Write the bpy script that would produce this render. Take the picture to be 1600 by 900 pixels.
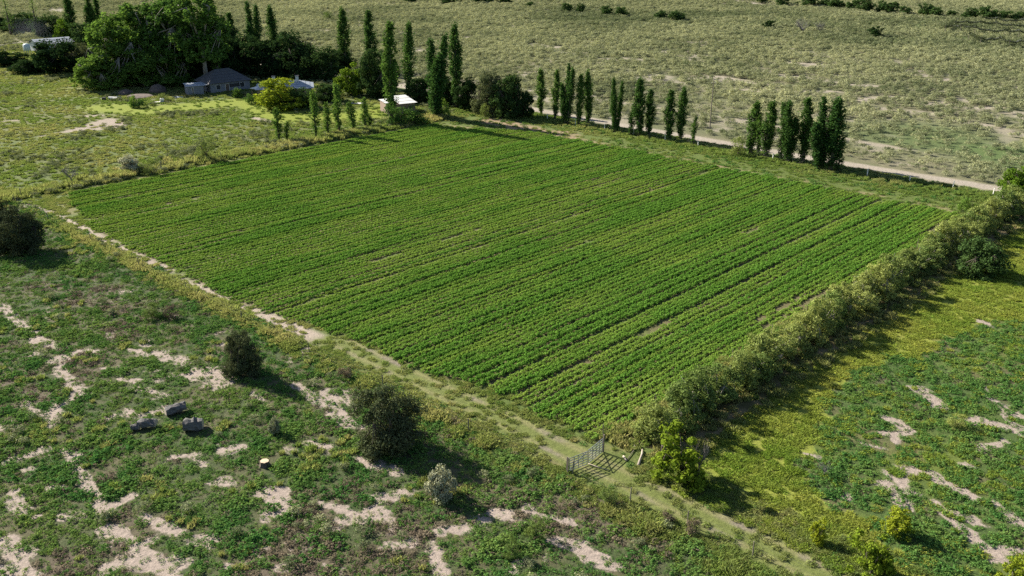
import bpy, bmesh, math, random
import numpy as np
from mathutils import Vector

for o in list(bpy.data.objects):
    bpy.data.objects.remove(o)
scene = bpy.context.scene
COL = scene.collection

# ------------------------------------------------------------------ camera
F_PX, PITCH, CAM_H = 1415.0, math.radians(21.4), 40.0
cam_d = bpy.data.cameras.new('camera')
cam_d.sensor_width = 36.0
cam_d.lens = 36.0 * F_PX / 1600.0
cam_d.clip_start = 0.5
cam_d.clip_end = 20000.0
cam = bpy.data.objects.new('camera', cam_d)
COL.objects.link(cam)
cam.location = (0, 0, CAM_H)
cam.rotation_euler = (math.radians(90) - PITCH, 0, 0)
scene.camera = cam

# ------------------------------------------------------------------ light
SUN_EL = math.radians(30.0)
SHADOW_AZ = math.radians(-35.0)           # direction in which shadows fall (from +X)
to_sun = Vector((-math.cos(SHADOW_AZ) * math.cos(SUN_EL), -math.sin(SHADOW_AZ) * math.cos(SUN_EL), math.sin(SUN_EL)))
world = bpy.data.worlds.new('World')
scene.world = world
world.use_nodes = True
nt = world.node_tree
nt.nodes.clear()
sky = nt.nodes.new('ShaderNodeTexSky')
sky.sky_type = 'NISHITA'
sky.sun_disc = False
sky.sun_elevation = SUN_EL
sky.sun_rotation = math.atan2(to_sun.x, to_sun.y)
sky.altitude = 400.0
bg = nt.nodes.new('ShaderNodeBackground')
bg.inputs['Strength'].default_value = 0.055
wo = nt.nodes.new('ShaderNodeOutputWorld')
nt.links.new(sky.outputs[0], bg.inputs[0])
nt.links.new(bg.outputs[0], wo.inputs[0])
sun_d = bpy.data.lights.new('sun', 'SUN')
sun_d.energy = 5.0
sun_d.angle = math.radians(0.53)
sun_d.color = (1.0, 0.92, 0.78)
sun = bpy.data.objects.new('sun', sun_d)
COL.objects.link(sun)
sun.location = (-60, 60, 80)
sun.rotation_euler = to_sun.to_track_quat('Z', 'Y').to_euler()
scene.view_settings.view_transform = 'Standard'
scene.view_settings.look = 'None'
scene.view_settings.gamma = 1.0
scene.view_settings.use_curve_mapping = False
scene.view_settings.exposure = 1.42
scene.cycles.use_denoising = False
scene.cycles.max_bounces = 5
scene.cycles.diffuse_bounces = 2
scene.cycles.transmission_bounces = 3
scene.cycles.glossy_bounces = 1
scene.cycles.caustics_reflective = False
scene.cycles.caustics_refractive = False

# ------------------------------------------------------------------ frame of the place
# u runs along the crop rows (away from the track), v across them (towards the houses), origin at the field corner by the gate
def at(x, y, z=0.0):
    a, b = (x - 800) / F_PX, (450 - y) / F_PX
    d = (a, math.cos(PITCH) + b * math.sin(PITCH), -math.sin(PITCH) + b * math.cos(PITCH))
    t = (z - CAM_H) / d[2]
    return np.array([d[0] * t, d[1] * t])

def screen(X, Y, Z):
    dep = Y * math.cos(PITCH) - (Z - CAM_H) * math.sin(PITCH)
    up = Y * math.sin(PITCH) + (Z - CAM_H) * math.cos(PITCH)
    return 800 + F_PX * X / dep, 450 - F_PX * up / dep

def ppm(p):                                  # photo pixels per metre at a ground point
    return F_PX / math.sqrt(p[0] ** 2 + p[1] ** 2 + CAM_H ** 2)

def height(x, y, ytop):
    X, Y = at(x, y)
    lo, hi = 0.0, 60.0
    for _ in range(40):
        m = (lo + hi) / 2
        if screen(X, Y, m)[1] > ytop:
            lo = m
        else:
            hi = m
    return lo

AZ = math.radians(46.2)
ORG = at(900, 690)
UD = np.array([math.cos(AZ), math.sin(AZ)])
VD = np.array([-math.sin(AZ), math.cos(AZ)])
def W(u, v):
    return ORG + UD * u + VD * v
def to_uv(X, Y):
    dx, dy = X - ORG[0], Y - ORG[1]
    return dx * UD[0] + dy * UD[1], dx * VD[0] + dy * VD[1]

# ------------------------------------------------------------------ numpy noise and masks
def _hash(ix, iy, s):
    h = (ix.astype(np.int64) * 374761393 + iy.astype(np.int64) * 668265263 + s * 974711) & 0x7fffffff
    h = ((h ^ (h >> 13)) * 1274126177) & 0x7fffffff
    h = (h ^ (h >> 16)) & 0xffff
    return h / 65535.0
def vnoise(x, y, s=0):
    ix, iy = np.floor(x), np.floor(y)
    fx, fy = x - ix, y - iy
    fx, fy = fx * fx * (3 - 2 * fx), fy * fy * (3 - 2 * fy)
    a, b = _hash(ix, iy, s), _hash(ix + 1, iy, s)
    c, d = _hash(ix, iy + 1, s), _hash(ix + 1, iy + 1, s)
    return (a * (1 - fx) + b * fx) * (1 - fy) + (c * (1 - fx) + d * fx) * fy
def fbm(x, y, scale, s=0, octv=4):
    r, amp, tot = 0.0, 1.0, 0.0
    f = 1.0 / scale
    for i in range(octv):
        r = r + amp * vnoise(x * f + 17.3 * i, y * f - 9.1 * i, s + i * 7)
        tot += amp
        amp *= 0.55
        f *= 2.07
    return r / tot
def sstep(a, b, x):
    t = np.clip((x - a) / (b - a), 0, 1)
    return t * t * (3 - 2 * t)
def band(lo, hi, soft, x):
    return sstep(lo - soft, lo + soft, x) * (1 - sstep(hi - soft, hi + soft, x))
def seg_dist(X, Y, pts):
    d = np.full(X.shape, 1e9)
    for (ax, ay), (bx, by) in zip(pts[:-1], pts[1:]):
        dx, dy = bx - ax, by - ay
        L = dx * dx + dy * dy + 1e-9
        t = np.clip(((X - ax) * dx + (Y - ay) * dy) / L, 0, 1)
        d = np.minimum(d, np.hypot(X - ax - t * dx, Y - ay - t * dy))
    return d
def PX(*p):
    return [tuple(at(*q)) for q in p]

# bare sandy strips and patches of the open ground: line of points, half width in metres
BARE = [
 (PX((0, 475), (10, 485), (25, 500), (45, 515), (80, 540)), 0.55),
 (PX((78, 566), (95, 555), (122, 550), (150, 549)), 0.45), (PX((95, 560), (100, 580), (115, 600), (122, 615), (105, 625), (90, 640), (84, 662)), 0.5),
 (PX((205, 548), (225, 552), (250, 550), (265, 560), (287, 571)), 0.5),
 (PX((312, 585), (335, 580), (352, 590), (346, 598)), 1.0), (PX((305, 585), (360, 592)), 0.7),
 (PX((165, 576), (187, 570)), 0.35), (PX((195, 590), (218, 595)), 0.4),
 (PX((40, 630), (60, 640), (85, 642)), 0.4), (PX((170, 656), (200, 646), (230, 646), (255, 641), (264, 632)), 0.5),
 (PX((0, 660), (12, 668)), 0.5), (PX((25, 560), (47, 557)), 0.3), (PX((222, 605), (250, 618)), 0.35),
 (PX((10, 722), (40, 712), (78, 700)), 0.35), (PX((110, 705), (120, 725), (130, 750), (150, 775), (167, 796)), 0.42),
 (PX((167, 796), (185, 786), (202, 772)), 0.4), (PX((30, 735), (50, 730)), 0.35), (PX((12, 770), (22, 785), (30, 800), (47, 810)), 0.45),
 (PX((95, 802), (128, 805)), 0.4), (PX((160, 828), (200, 836), (225, 852), (242, 872), (262, 893)), 0.45),
 (PX((235, 805), (250, 815), (272, 826)), 0.4), (PX((165, 890), (200, 872), (240, 886), (262, 900)), 0.5), (PX((262, 868), (292, 876)), 0.55),
 (PX((0, 892), (62, 897)), 0.5), (PX((75, 765), (97, 761)), 0.3), (PX((265, 714), (300, 716), (312, 722)), 0.4), (PX((345, 706), (372, 700)), 0.4),
 (PX((0, 845), (25, 860), (40, 880)), 0.5), (PX((330, 755), (350, 757)), 0.35), (PX((345, 748), (362, 757)), 0.3),
 (PX((420, 770), (444, 775), (451, 784), (432, 796), (415, 802)), 0.55),
 (PX((478, 694), (495, 701), (512, 697)), 0.4), (PX((555, 708), (568, 716)), 0.3), (PX((578, 718), (600, 728), (618, 737)), 0.6),
 (PX((598, 782), (625, 771), (640, 764)), 0.5), (PX((520, 822), (540, 812), (562, 816), (592, 800)), 0.55),
 (PX((678, 858), (690, 870), (690, 898)), 0.5), (PX((698, 836), (722, 829), (728, 822)), 0.45), (PX((748, 806), (775, 801), (798, 806)), 0.55),
 (PX((820, 788), (850, 802), (882, 812)), 0.4), (PX((868, 850), (920, 868), (955, 892)), 0.45), (PX((800, 892), (815, 876)), 0.4),
 (PX((466, 604), (482, 615), (510, 632), (525, 647), (552, 663)), 0.5), (PX((515, 618), (532, 626), (552, 638)), 0.45),
 (PX((400, 610), (415, 625)), 0.3), (PX((505, 790), (530, 800)), 0.3), (PX((590, 862), (640, 850)), 0.35),
 # meadow beyond the hedge
 (PX((1432, 610), (1450, 618), (1466, 636)), 0.75), (PX((1530, 503), (1552, 508)), 0.5), (PX((1375, 654), (1400, 660), (1411, 668), (1398, 690)), 0.7),
 (PX((1525, 660), (1560, 668), (1585, 674)), 0.7), (PX((1585, 648), (1605, 655)), 0.6), (PX((1382, 757), (1400, 770), (1422, 793)), 0.75),
 (PX((1392, 737), (1432, 768)), 0.6), (PX((1412, 730), (1450, 742), (1500, 765), (1530, 782)), 0.6), (PX((1468, 784), (1500, 800), (1532, 816)), 0.7),
 (PX((1472, 806), (1522, 838)), 0.6), (PX((1560, 790), (1605, 812)), 0.75), (PX((1535, 850), (1557, 872)), 0.6), (PX((1560, 856), (1605, 863)), 0.6),
 (PX((1528, 702), (1562, 694)), 0.6), (PX((1500, 720), (1520, 730)), 0.5), (PX((1265, 712), (1282, 716)), 0.4), (PX((1312, 773), (1330, 776)), 0.4), (PX((1380, 680), (1392, 676)), 0.5), (PX((1345, 690), (1370, 700)), 0.3),
 (PX((1560, 640), (1600, 690)), 0.4), (PX((1555, 630), (1540, 600)), 0.3),
 # pasture towards the houses
 (PX((120, 204), (140, 197), (165, 188), (186, 196), (150, 201)), 1.9), (PX((68, 212), (105, 206)), 0.9), (PX((115, 182), (160, 180)), 1.0),
 (PX((395, 184), (420, 190)), 0.9), (PX((0, 190), (40, 187)), 0.8),
]
STEPPE_BARE = [
 (PX((1085, 122), (1120, 120), (1160, 126), (1210, 132)), 1.6), (PX((1030, 82), (1070, 80)), 1.5), (PX((1235, 120), (1262, 121)), 1.6),
 (PX((1262, 143), (1300, 142)), 1.5), (PX((1345, 155), (1400, 152)), 1.5), (PX((1430, 163), (1470, 161)), 1.5), (PX((1215, 97), (1290, 102)), 1.4),
 (PX((1520, 170), (1570, 168)), 1.3), (PX((800, 113), (850, 110)), 1.3), (PX((1460, 125), (1480, 124)), 1.2), (PX((880, 73), (910, 72)), 1.2),
 (PX((640, 78), (720, 86)), 1.2), (PX((950, 92), (985, 95)), 1.2), (PX((1190, 75), (1230, 76)), 1.5), (PX((1330, 132), (1360, 134)), 1.3),
 (PX((1500, 190), (1540, 196)), 1.2), (PX((1140, 138), (1190, 142)), 1.0), (PX((1560, 135), (1600, 138)), 1.2),
]
def bare_mask(X, Y):
    wx = X + 1.1 * (fbm(X, Y, 2.2, 31, 3) - 0.5) * 2
    wy = Y + 1.1 * (fbm(X, Y, 2.2, 57, 3) - 0.5) * 2
    m = np.zeros(X.shape)
    jag = 0.75 + 0.7 * fbm(X, Y, 0.9, 71, 3)
    for pts, hw in BARE:
        if pts[0][0] > 15 and pts[0][1] < 110: hw = hw * 0.72
        m = np.maximum(m, 1 - sstep(hw * 0.45, hw * 1.85, seg_dist(wx, wy, pts) / jag))
    return m
def steppe_bare_mask(X, Y):
    wx = X + 5 * (fbm(X, Y, 7, 31, 3) - 0.5)
    wy = Y + 5 * (fbm(X, Y, 7, 57, 3) - 0.5)
    m = np.zeros(X.shape)
    for pts, hw in STEPPE_BARE:
        m = np.maximum(m, 1 - sstep(hw * 0.9, hw * 2.1, seg_dist(wx, wy, pts)))
    return m

FIELD_U0, FIELD_U1, FIELD_V0, FIELD_V1 = -0.5, 92.5, -1.0, 112.0
def crop_mask(u, v):
    e0 = -0.3 + 2.2 * (fbm(u * 0 + v, v * 0, 6, 3, 3) - 0.5) - 3.2 * band(36, 96, 12, v) + 2.5 * sstep(104, 112, v) + 2.0 * band(-2, 14, 5, v)
    e1 = 92.0 - 9 * sstep(88, 108, v) + 2.0 * (fbm(v, v * 0 + 4, 7, 5, 3) - 0.5)
    return sstep(e0, e0 + 0.8, u) * (1 - sstep(e1 - 1.0, e1, u)) * band(-1.2, 111.5, 0.3, v)
FAR_TRACK = PX((1130, -2), (1200, 9), (1300, 14), (1440, 26), (1600, 34), (1760, 44))

def region(X, Y):
    """masks of the land by place"""
    u, v = to_uv(X, Y)
    R = {}
    wob = 2.0 * (fbm(X, Y, 9, 11, 3) - 0.5)
    R['crop'] = crop_mask(u, v)
    near = (u < -4.6 + 0.6 * wob) & (v < 126)
    R['near'] = near.astype(float)
    R['verge'] = ((u >= -4.6 + 0.6 * wob) & (u < 3.5) & (v < 113)).astype(float) * (1 - R['crop'])
    R['right'] = ((v < -8.5) & (u > -1.2) & (u < 100)).astype(float)
    R['hedge'] = ((v >= -8.5) & (v < -0.8) & (u > 1) & (u < 103)).astype(float)
    R['headland'] = ((u > 80) & (u < 108.8) & (v > -1) & (v < 118)).astype(float) * (1 - R['crop'])
    R['pasture'] = ((v >= 112.5) & (u < 108 + 0.1 * (v - 118)) & (u > -60) & (v < 345 + 8 * wob)).astype(float)
    R['road'] = band(109.6, 113.4, 0.5, u + 0.35 * wob + 0.9 * np.sin(v / 31)) * (v < 240)
    R['track2'] = band(131.0, 134.0, 0.7, u + 0.8 * wob + 2.0 * np.sin(v / 23 + 1)) * band(20, 150, 8, v)
    R['steppe'] = ((u >= 108) | (v > 330)).astype(float) * (1 - R['road'])
    return u, v, R
print('masks ready')

# ------------------------------------------------------------------ object helpers
def tag(o, label=None, cat=None, group=None, kind=None):
    if label: o['label'] = label
    if cat: o['category'] = cat
    if group: o['group'] = group
    if kind: o['kind'] = kind
    return o
def link(name, data, parent=None, loc=None):
    o = bpy.data.objects.new(name, data)
    COL.objects.link(o)
    if parent: o.parent = parent
    if loc is not None: o.location = loc
    return o
def empty(name, loc, rz=0.0):
    o = link(name, None)
    o.location = loc
    o.rotation_euler = (0, 0, rz)
    o.empty_display_size = 0.3
    return o
def mesh_np(name, V, Fq, mat, attrs=None, smooth=False):
    """V (n,3), Fq (m,k) all faces with k corners"""
    V = np.asarray(V, np.float32); Fq = np.asarray(Fq, np.int32)
    me = bpy.data.meshes.new(name)
    n, m, k = len(V), len(Fq), Fq.shape[1]
    me.vertices.add(n); me.loops.add(m * k); me.polygons.add(m)
    me.vertices.foreach_set('co', V.ravel())
    me.loops.foreach_set('vertex_index', Fq.ravel())
    me.polygons.foreach_set('loop_start', np.arange(0, m * k, k, dtype=np.int32))
    me.polygons.foreach_set('loop_total', np.full(m, k, np.int32))
    if smooth:
        me.polygons.foreach_set('use_smooth', np.ones(m, bool))
    for nm, (dom, ty, arr) in (attrs or {}).items():
        a = me.attributes.new(nm, ty, dom)
        if ty == 'FLOAT': a.data.foreach_set('value', np.asarray(arr, np.float32).ravel())
        elif ty == 'FLOAT_COLOR': a.data.foreach_set('color', np.asarray(arr, np.float32).ravel())
        elif ty == 'FLOAT_VECTOR': a.data.foreach_set('vector', np.asarray(arr, np.float32).ravel())
        elif ty == 'INT': a.data.foreach_set('value', np.asarray(arr, np.int32).ravel())
    me.update(calc_edges=True)
    if mat: me.materials.append(mat)
    return me
class MB:
    """collects faces for one mesh"""
    def __init__(s): s.v = []; s.f = []
    def add(s, vs, fs):
        o = len(s.v); s.v += [tuple(p) for p in vs]; s.f += [tuple(i + o for i in f) for f in fs]; return s
    def box(s, c, d, rz=0.0, top=1.0, rx=0.0, ry=0.0):
        x, y, z = d[0] / 2, d[1] / 2, d[2] / 2
        P = []
        for sz in (-1, 1):
            k = top if sz > 0 else 1
            for sx, sy in ((-1, -1), (1, -1), (1, 1), (-1, 1)):
                p = Vector((sx * x * k, sy * y * k, sz * z))
                if rx or ry:
                    p = Vector((p.x, p.y * math.cos(rx) - p.z * math.sin(rx), p.y * math.sin(rx) + p.z * math.cos(rx)))
                    p = Vector((p.x * math.cos(ry) + p.z * math.sin(ry), p.y, -p.x * math.sin(ry) + p.z * math.cos(ry)))
                q = (p.x * math.cos(rz) - p.y * math.sin(rz) + c[0], p.x * math.sin(rz) + p.y * math.cos(rz) + c[1], p.z + c[2])
                P.append(q)
        return s.add(P, [(0, 3, 2, 1), (4, 5, 6, 7), (0, 1, 5, 4), (1, 2, 6, 5), (2, 3, 7, 6), (3, 0, 4, 7)])
    def tube(s, pts, rad, n=6):
        pts = [Vector(p) for p in pts]
        rings = []
        for i, p in enumerate(pts):
            d = (pts[min(i + 1, len(pts) - 1)] - pts[max(i - 1, 0)]).normalized()
            a = d.cross(Vector((0.31, 0.95, 0.1))).normalized(); b = d.cross(a)
            rings.append([p + (a * math.cos(2 * math.pi * k / n) + b * math.sin(2 * math.pi * k / n)) * rad[i] for k in range(n)])
        fs = []
        for i in range(len(pts) - 1):
            for k in range(n):
                fs.append((i * n + k, i * n + (k + 1) % n, (i + 1) * n + (k + 1) % n, (i + 1) * n + k))
        fs.append(tuple(range(n - 1, -1, -1))); fs.append(tuple((len(pts) - 1) * n + k for k in range(n)))
        return s.add([v for r in rings for v in r], fs)
    def mesh(s, name, mat, smooth=False):
        me = bpy.data.meshes.new(name); me.from_pydata(s.v, [], s.f)
        bm = bmesh.new(); bm.from_mesh(me); bmesh.ops.recalc_face_normals(bm, faces=bm.faces[:]); bm.to_mesh(me); bm.free()
        if mat: me.materials.append(mat)
        if smooth:
            for p in me.polygons: p.use_smooth = True
        return me
    def obj(s, name, mat, parent=None, smooth=False, loc=None):
        return link(name, s.mesh(name, mat, smooth), parent, loc)

# ------------------------------------------------------------------ materials
def new_mat(name):
    m = bpy.data.materials.new(name); m.use_nodes = True
    m.node_tree.nodes.clear()
    return m, m.node_tree.nodes, m.node_tree.links
def mixcol(N, L, fac, a, b, mode='MIX'):
    x = N.new('ShaderNodeMix'); x.data_type = 'RGBA'; x.blend_type = mode
    for sock, val in ((x.inputs[0], fac), (x.inputs[6], a), (x.inputs[7], b)):
        if hasattr(val, 'is_output'): L.new(val, sock)
        elif isinstance(val, (int, float)): sock.default_value = val
        else: sock.default_value = (*val, 1)
    return x.outputs[2]
def leaf_mat(name, A, B, source='INSTANCER', transl=0.35, var=0.45, dead=None):
    """A..B by the plant's own tint; each leaf a little lighter or darker"""
    m, N, L = new_mat(name)
    at_ = N.new('ShaderNodeAttribute'); at_.attribute_type = source; at_.attribute_name = 'tint'
    c = mixcol(N, L, at_.outputs['Fac'], A, B)
    lv = N.new('ShaderNodeAttribute'); lv.attribute_type = 'GEOMETRY'; lv.attribute_name = 'lv'
    mr = N.new('ShaderNodeMapRange'); mr.inputs[3].default_value = 1 - var; mr.inputs[4].default_value = 1 + var
    L.new(lv.outputs['Fac'], mr.inputs[0])
    if dead is not None:
        dr = N.new('ShaderNodeMapRange'); dr.inputs[1].default_value = 0.86; dr.inputs[2].default_value = 0.96
        L.new(lv.outputs['Fac'], dr.inputs[0])
        c = mixcol(N, L, dr.outputs[0], c, dead)
    vm = N.new('ShaderNodeVectorMath'); vm.operation = 'SCALE'
    L.new(c, vm.inputs[0]); L.new(mr.outputs[0], vm.inputs['Scale'])
    df = N.new('ShaderNodeBsdfDiffuse'); tr = N.new('ShaderNodeBsdfTranslucent')
    L.new(vm.outputs[0], df.inputs[0])
    yl = mixcol(N, L, 1.0, vm.outputs[0], (1.10, 1.06, 0.75), 'MULTIPLY')
    L.new(yl, tr.inputs[0])
    mx = N.new('ShaderNodeMixShader'); mx.inputs[0].default_value = transl
    L.new(df.outputs[0], mx.inputs[1]); L.new(tr.outputs[0], mx.inputs[2])
    out = N.new('ShaderNodeOutputMaterial'); L.new(mx.outputs[0], out.inputs[0])
    return m
def solid_mat(name, A, B=None, scale=6.0, rough=0.85, metal=0.0, bump=0.0, stretch=(1, 1, 1)):
    m, N, L = new_mat(name)
    p = N.new('ShaderNodeBsdfPrincipled'); out = N.new('ShaderNodeOutputMaterial'); L.new(p.outputs[0], out.inputs[0])
    p.inputs['Roughness'].default_value = rough; p.inputs['Metallic'].default_value = metal
    tc = N.new('ShaderNodeTexCoord'); mp = N.new('ShaderNodeMapping'); mp.inputs['Scale'].default_value = stretch
    L.new(tc.outputs['Object'], mp.inputs[0])
    no = N.new('ShaderNodeTexNoise'); no.inputs['Scale'].default_value = scale; no.inputs['Detail'].default_value = 6; no.inputs['Roughness'].default_value = 0.65
    L.new(mp.outputs[0], no.inputs[0])
    rp = N.new('ShaderNodeMapRange'); rp.inputs[1].default_value = 0.3; rp.inputs[2].default_value = 0.7
    L.new(no.outputs[0], rp.inputs[0])
    L.new(mixcol(N, L, rp.outputs[0], A, B or tuple(c * 0.7 for c in A)), p.inputs['Base Color'])
    if bump:
        bp = N.new('ShaderNodeBump'); bp.inputs['Strength'].default_value = 0.7; bp.inputs['Distance'].default_value = bump
        L.new(no.outputs[0], bp.inputs['Height']); L.new(bp.outputs[0], p.inputs['Normal'])
    return m
MAT = {
 'crop': leaf_mat('crop_leaf', (0.140, 0.285, 0.046), (0.260, 0.365, 0.066), transl=0.42),
 'weed': leaf_mat('weed_leaf', (0.078, 0.190, 0.048), (0.205, 0.285, 0.072), transl=0.38),
 'grass': leaf_mat('grass_blade', (0.160, 0.235, 0.062), (0.370, 0.345, 0.165), transl=0.42),
 'meadow': leaf_mat('meadow_blade', (0.175, 0.275, 0.046), (0.370, 0.380, 0.095), transl=0.45),
 'dead': leaf_mat('dead_weed', (0.110, 0.088, 0.068), (0.220, 0.180, 0.125), transl=0.2),
 'scrub': leaf_mat('scrub_leaf', (0.135, 0.165, 0.086), (0.355, 0.370, 0.215), transl=0.28),
 'poplar': leaf_mat('poplar_leaf', (0.040, 0.092, 0.026), (0.115, 0.200, 0.040), 'OBJECT', 0.35),
 'cotton': leaf_mat('cottonwood_leaf', (0.055, 0.120, 0.030), (0.140, 0.235, 0.045), 'OBJECT', 0.38),
 'dark': leaf_mat('dark_leaf', (0.020, 0.044, 0.016), (0.062, 0.110, 0.034), 'OBJECT', 0.3),
 'olive': leaf_mat('olive_leaf', (0.050, 0.064, 0.034), (0.135, 0.160, 0.075), 'OBJECT', 0.2),
 'hedge': leaf_mat('hedge_leaf', (0.130, 0.190, 0.055), (0.290, 0.325, 0.100), 'OBJECT', 0.3),
 'yellow': leaf_mat('yellow_leaf', (0.105, 0.185, 0.022), (0.290, 0.330, 0.030), 'OBJECT', 0.4),
 'pale': leaf_mat('pale_leaf', (0.170, 0.195, 0.120), (0.430, 0.430, 0.300), 'OBJECT', 0.2),
 'bark': solid_mat('bark', (0.13, 0.105, 0.08), (0.05, 0.04, 0.032), 5, 0.95, bump=0.02, stretch=(1, 1, 0.25)),
 'pale_bark': solid_mat('pale_bark', (0.30, 0.28, 0.24), (0.12, 0.11, 0.09), 5, 0.95, bump=0.02, stretch=(1, 1, 0.25)),
 'twig': solid_mat('grey_twig', (0.20, 0.19, 0.18), (0.10, 0.09, 0.085), 4, 0.95),
}

# ------------------------------------------------------------------ ground: one sheet out to the horizon
BAREV = {}
def ground_colour(X, Y):
    u, v, R = region(X, Y)
    n1 = fbm(X, Y, 14, 101, 4); n2 = fbm(X, Y, 3.0, 141, 4); n3 = fbm(X, Y, 45, 171, 3)
    def C(a): return np.array(a)[None, :]
    def mix(c, d, f): return c * (1 - f[:, None]) + d * f[:, None]
    sand = mix(C((0.31, 0.260, 0.210)) + 0 * X[:, None], C((0.25, 0.210, 0.175)), n2)
    litter = mix(C((0.052, 0.072, 0.028)) + 0 * X[:, None], C((0.088, 0.084, 0.046)), sstep(0.35, 0.65, n2))
    dryg = mix(C((0.145, 0.140, 0.045)) + 0 * X[:, None], C((0.225, 0.190, 0.085)), n2)
    green = mix(C((0.072, 0.110, 0.026)) + 0 * X[:, None], C((0.105, 0.125, 0.036)), n2)
    col = mix(dryg, green, sstep(0.35, 0.6, n1))
    # open weedy ground in front of the track
    col = mix(col, mix(litter, C((0.105, 0.086, 0.062)), sstep(0.58, 0.78, fbm(X, Y, 7, 211, 3))), R['near'])
    # pasture
    past = mix(mix(green, C((0.088, 0.112, 0.030)), sstep(0.35, 0.6, n2)), C((0.110, 0.120, 0.040)), sstep(0.5, 0.72, n1))
    lush = np.maximum(1 - sstep(3.5, 8.0, seg_dist(X, Y, PX((165, 168), (225, 173), (300, 166), (390, 158), (450, 185), (560, 182), (620, 165)))), 1 - sstep(6, 12, seg_dist(X, Y, PX((-40, 62), (28, 58)))))
    past = mix(past, C((0.165, 0.205, 0.020)), lush)
    past = mix(past, C((0.145, 0.165, 0.030)), 0.8 * (1 - sstep(3, 9, seg_dist(X, Y, PX((0, 150), (90, 142), (150, 146))))))
    col = mix(col, past, R['pasture'])
    # meadow beyond the hedge
    mead = mix(C((0.160, 0.205, 0.030)) + 0 * X[:, None], C((0.205, 0.215, 0.045)), n2)
    gm = meadow_green(X, Y, u, v)
    mead = mix(mead, mix(C((0.060, 0.095, 0.028)) + 0 * X[:, None], litter, sstep(0.45, 0.7, n2)), gm)
    col = mix(col, mead, R['right'])
    col = mix(col, mix(C((0.21, 0.165, 0.09)) + 0 * X[:, None], C((0.105, 0.095, 0.04)), sstep(0.4, 0.6, n2)), R['hedge'])
    # bare sand
    bm = bare_mask(X, Y)
    spk = sstep(0.64, 0.74, fbm(X, Y, 2.4, 321, 4)) * sstep(0.42, 0.62, fbm(X, Y, 15, 331, 2)) * R['near'] * 0.75
    BAREV['v'] = np.maximum(bm * (1 - 0.32 * R['pasture']), spk) * (1 - R['crop']) * (1 - (R['verge'] > 0)) * (1 - R['hedge'])
    # field edge: dry margin, sand along the ditch, mown track
    marg = R['verge']
    col = mix(col, mix(green * 1.05, C((0.17, 0.155, 0.070)), sstep(0.5, 0.7, n2)), marg)
    ditch = band(-4.2, -2.0, 0.45, u + 0.02 * (v - 34) * 1.15 + 1.6 * (fbm(X, Y, 5, 401, 3) - 0.5)) * band(33, 116, 1.5, v) * sstep(0.24, 0.36, fbm(v, v * 0, 7, 409, 3) + 0.3 * sstep(55, 70, v))
    col = mix(col, sand * 1.1, ditch)
    trk = band(-3.6, 0.2, 0.5, u + 0.8 * (n1 - 0.5)) * (v < 33)
    col = mix(col, C((0.122, 0.145, 0.042)), trk)
    rut = np.maximum(band(-1.15, -0.45, 0.25, u + 0.7 * (n1 - 0.5)), band(-2.9, -2.35, 0.25, u + 0.7 * (n1 - 0.5))) * (v < 31)
    col = mix(col, mix(C((0.185, 0.180, 0.080)) + 0 * X[:, None], sand * 0.75, sstep(0.5, 0.75, n2)), rut * 0.85)
    # crop soil and headland
    col = mix(col, mix(C((0.120, 0.108, 0.052)) + 0 * X[:, None], C((0.090, 0.118, 0.032)), sstep(0.4, 0.62, fbm(X, Y, 6, 421, 4))), R['crop'])
    hd = mix(green * 0.85, C((0.100, 0.140, 0.030)), n1)
    hd = mix(hd, C((0.24, 0.19, 0.11)), 0.8 * (band(92.3, 94.0, 0.4, u + 1.6 * (n1 - 0.5) + 9 * sstep(86, 108, v)) * sstep(0.38, 0.6, n2 * 0.5 + n1 * 0.5)))
    brown = 1 - sstep(2.2, 4.5, seg_dist(X + 4 * (n2 - .5), Y + 4 * (n2 - .5), PX((770, 188), (830, 203), (885, 213))))
    hd = mix(hd, C((0.25, 0.19, 0.12)), brown)
    col = mix(col, hd, R['headland'])
    # steppe
    st = mix(C((0.150, 0.145, 0.088)) + 0 * X[:, None], C((0.110, 0.120, 0.060)), sstep(0.35, 0.6, n1))
    gr = steppe_green(X, Y)
    st = mix(st, C((0.085, 0.125, 0.042)), gr)
    st = mix(st, C((0.29, 0.255, 0.205)), np.maximum(0.95 * steppe_bare_mask(X, Y), 0.7 * sstep(0.60, 0.70, fbm(X, Y, 9, 501, 4)) * (1 - gr)))
    farb = sstep(480, 640, Y + 0.10 * np.abs(X) + 40 * (n3 - 0.5))
    st = mix(st, C((0.140, 0.128, 0.085)), farb)
    col = mix(col, st, R['steppe'] * (1 - R['pasture']))
    col = mix(col, C((0.28, 0.245, 0.195)), R['track2'] * 0.9 * sstep(0.25, 0.5, n2))
    roadc = mix(C((0.33, 0.29, 0.24)) + 0 * X[:, None], C((0.27, 0.24, 0.20)), n2)
    col = mix(col, roadc, R['road'])
    col = mix(col, C((0.27, 0.24, 0.20)), 1 - sstep(2.2, 4.0, seg_dist(X, Y, FAR_TRACK)))
    return np.clip(col, 0.01, 0.8)
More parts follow.
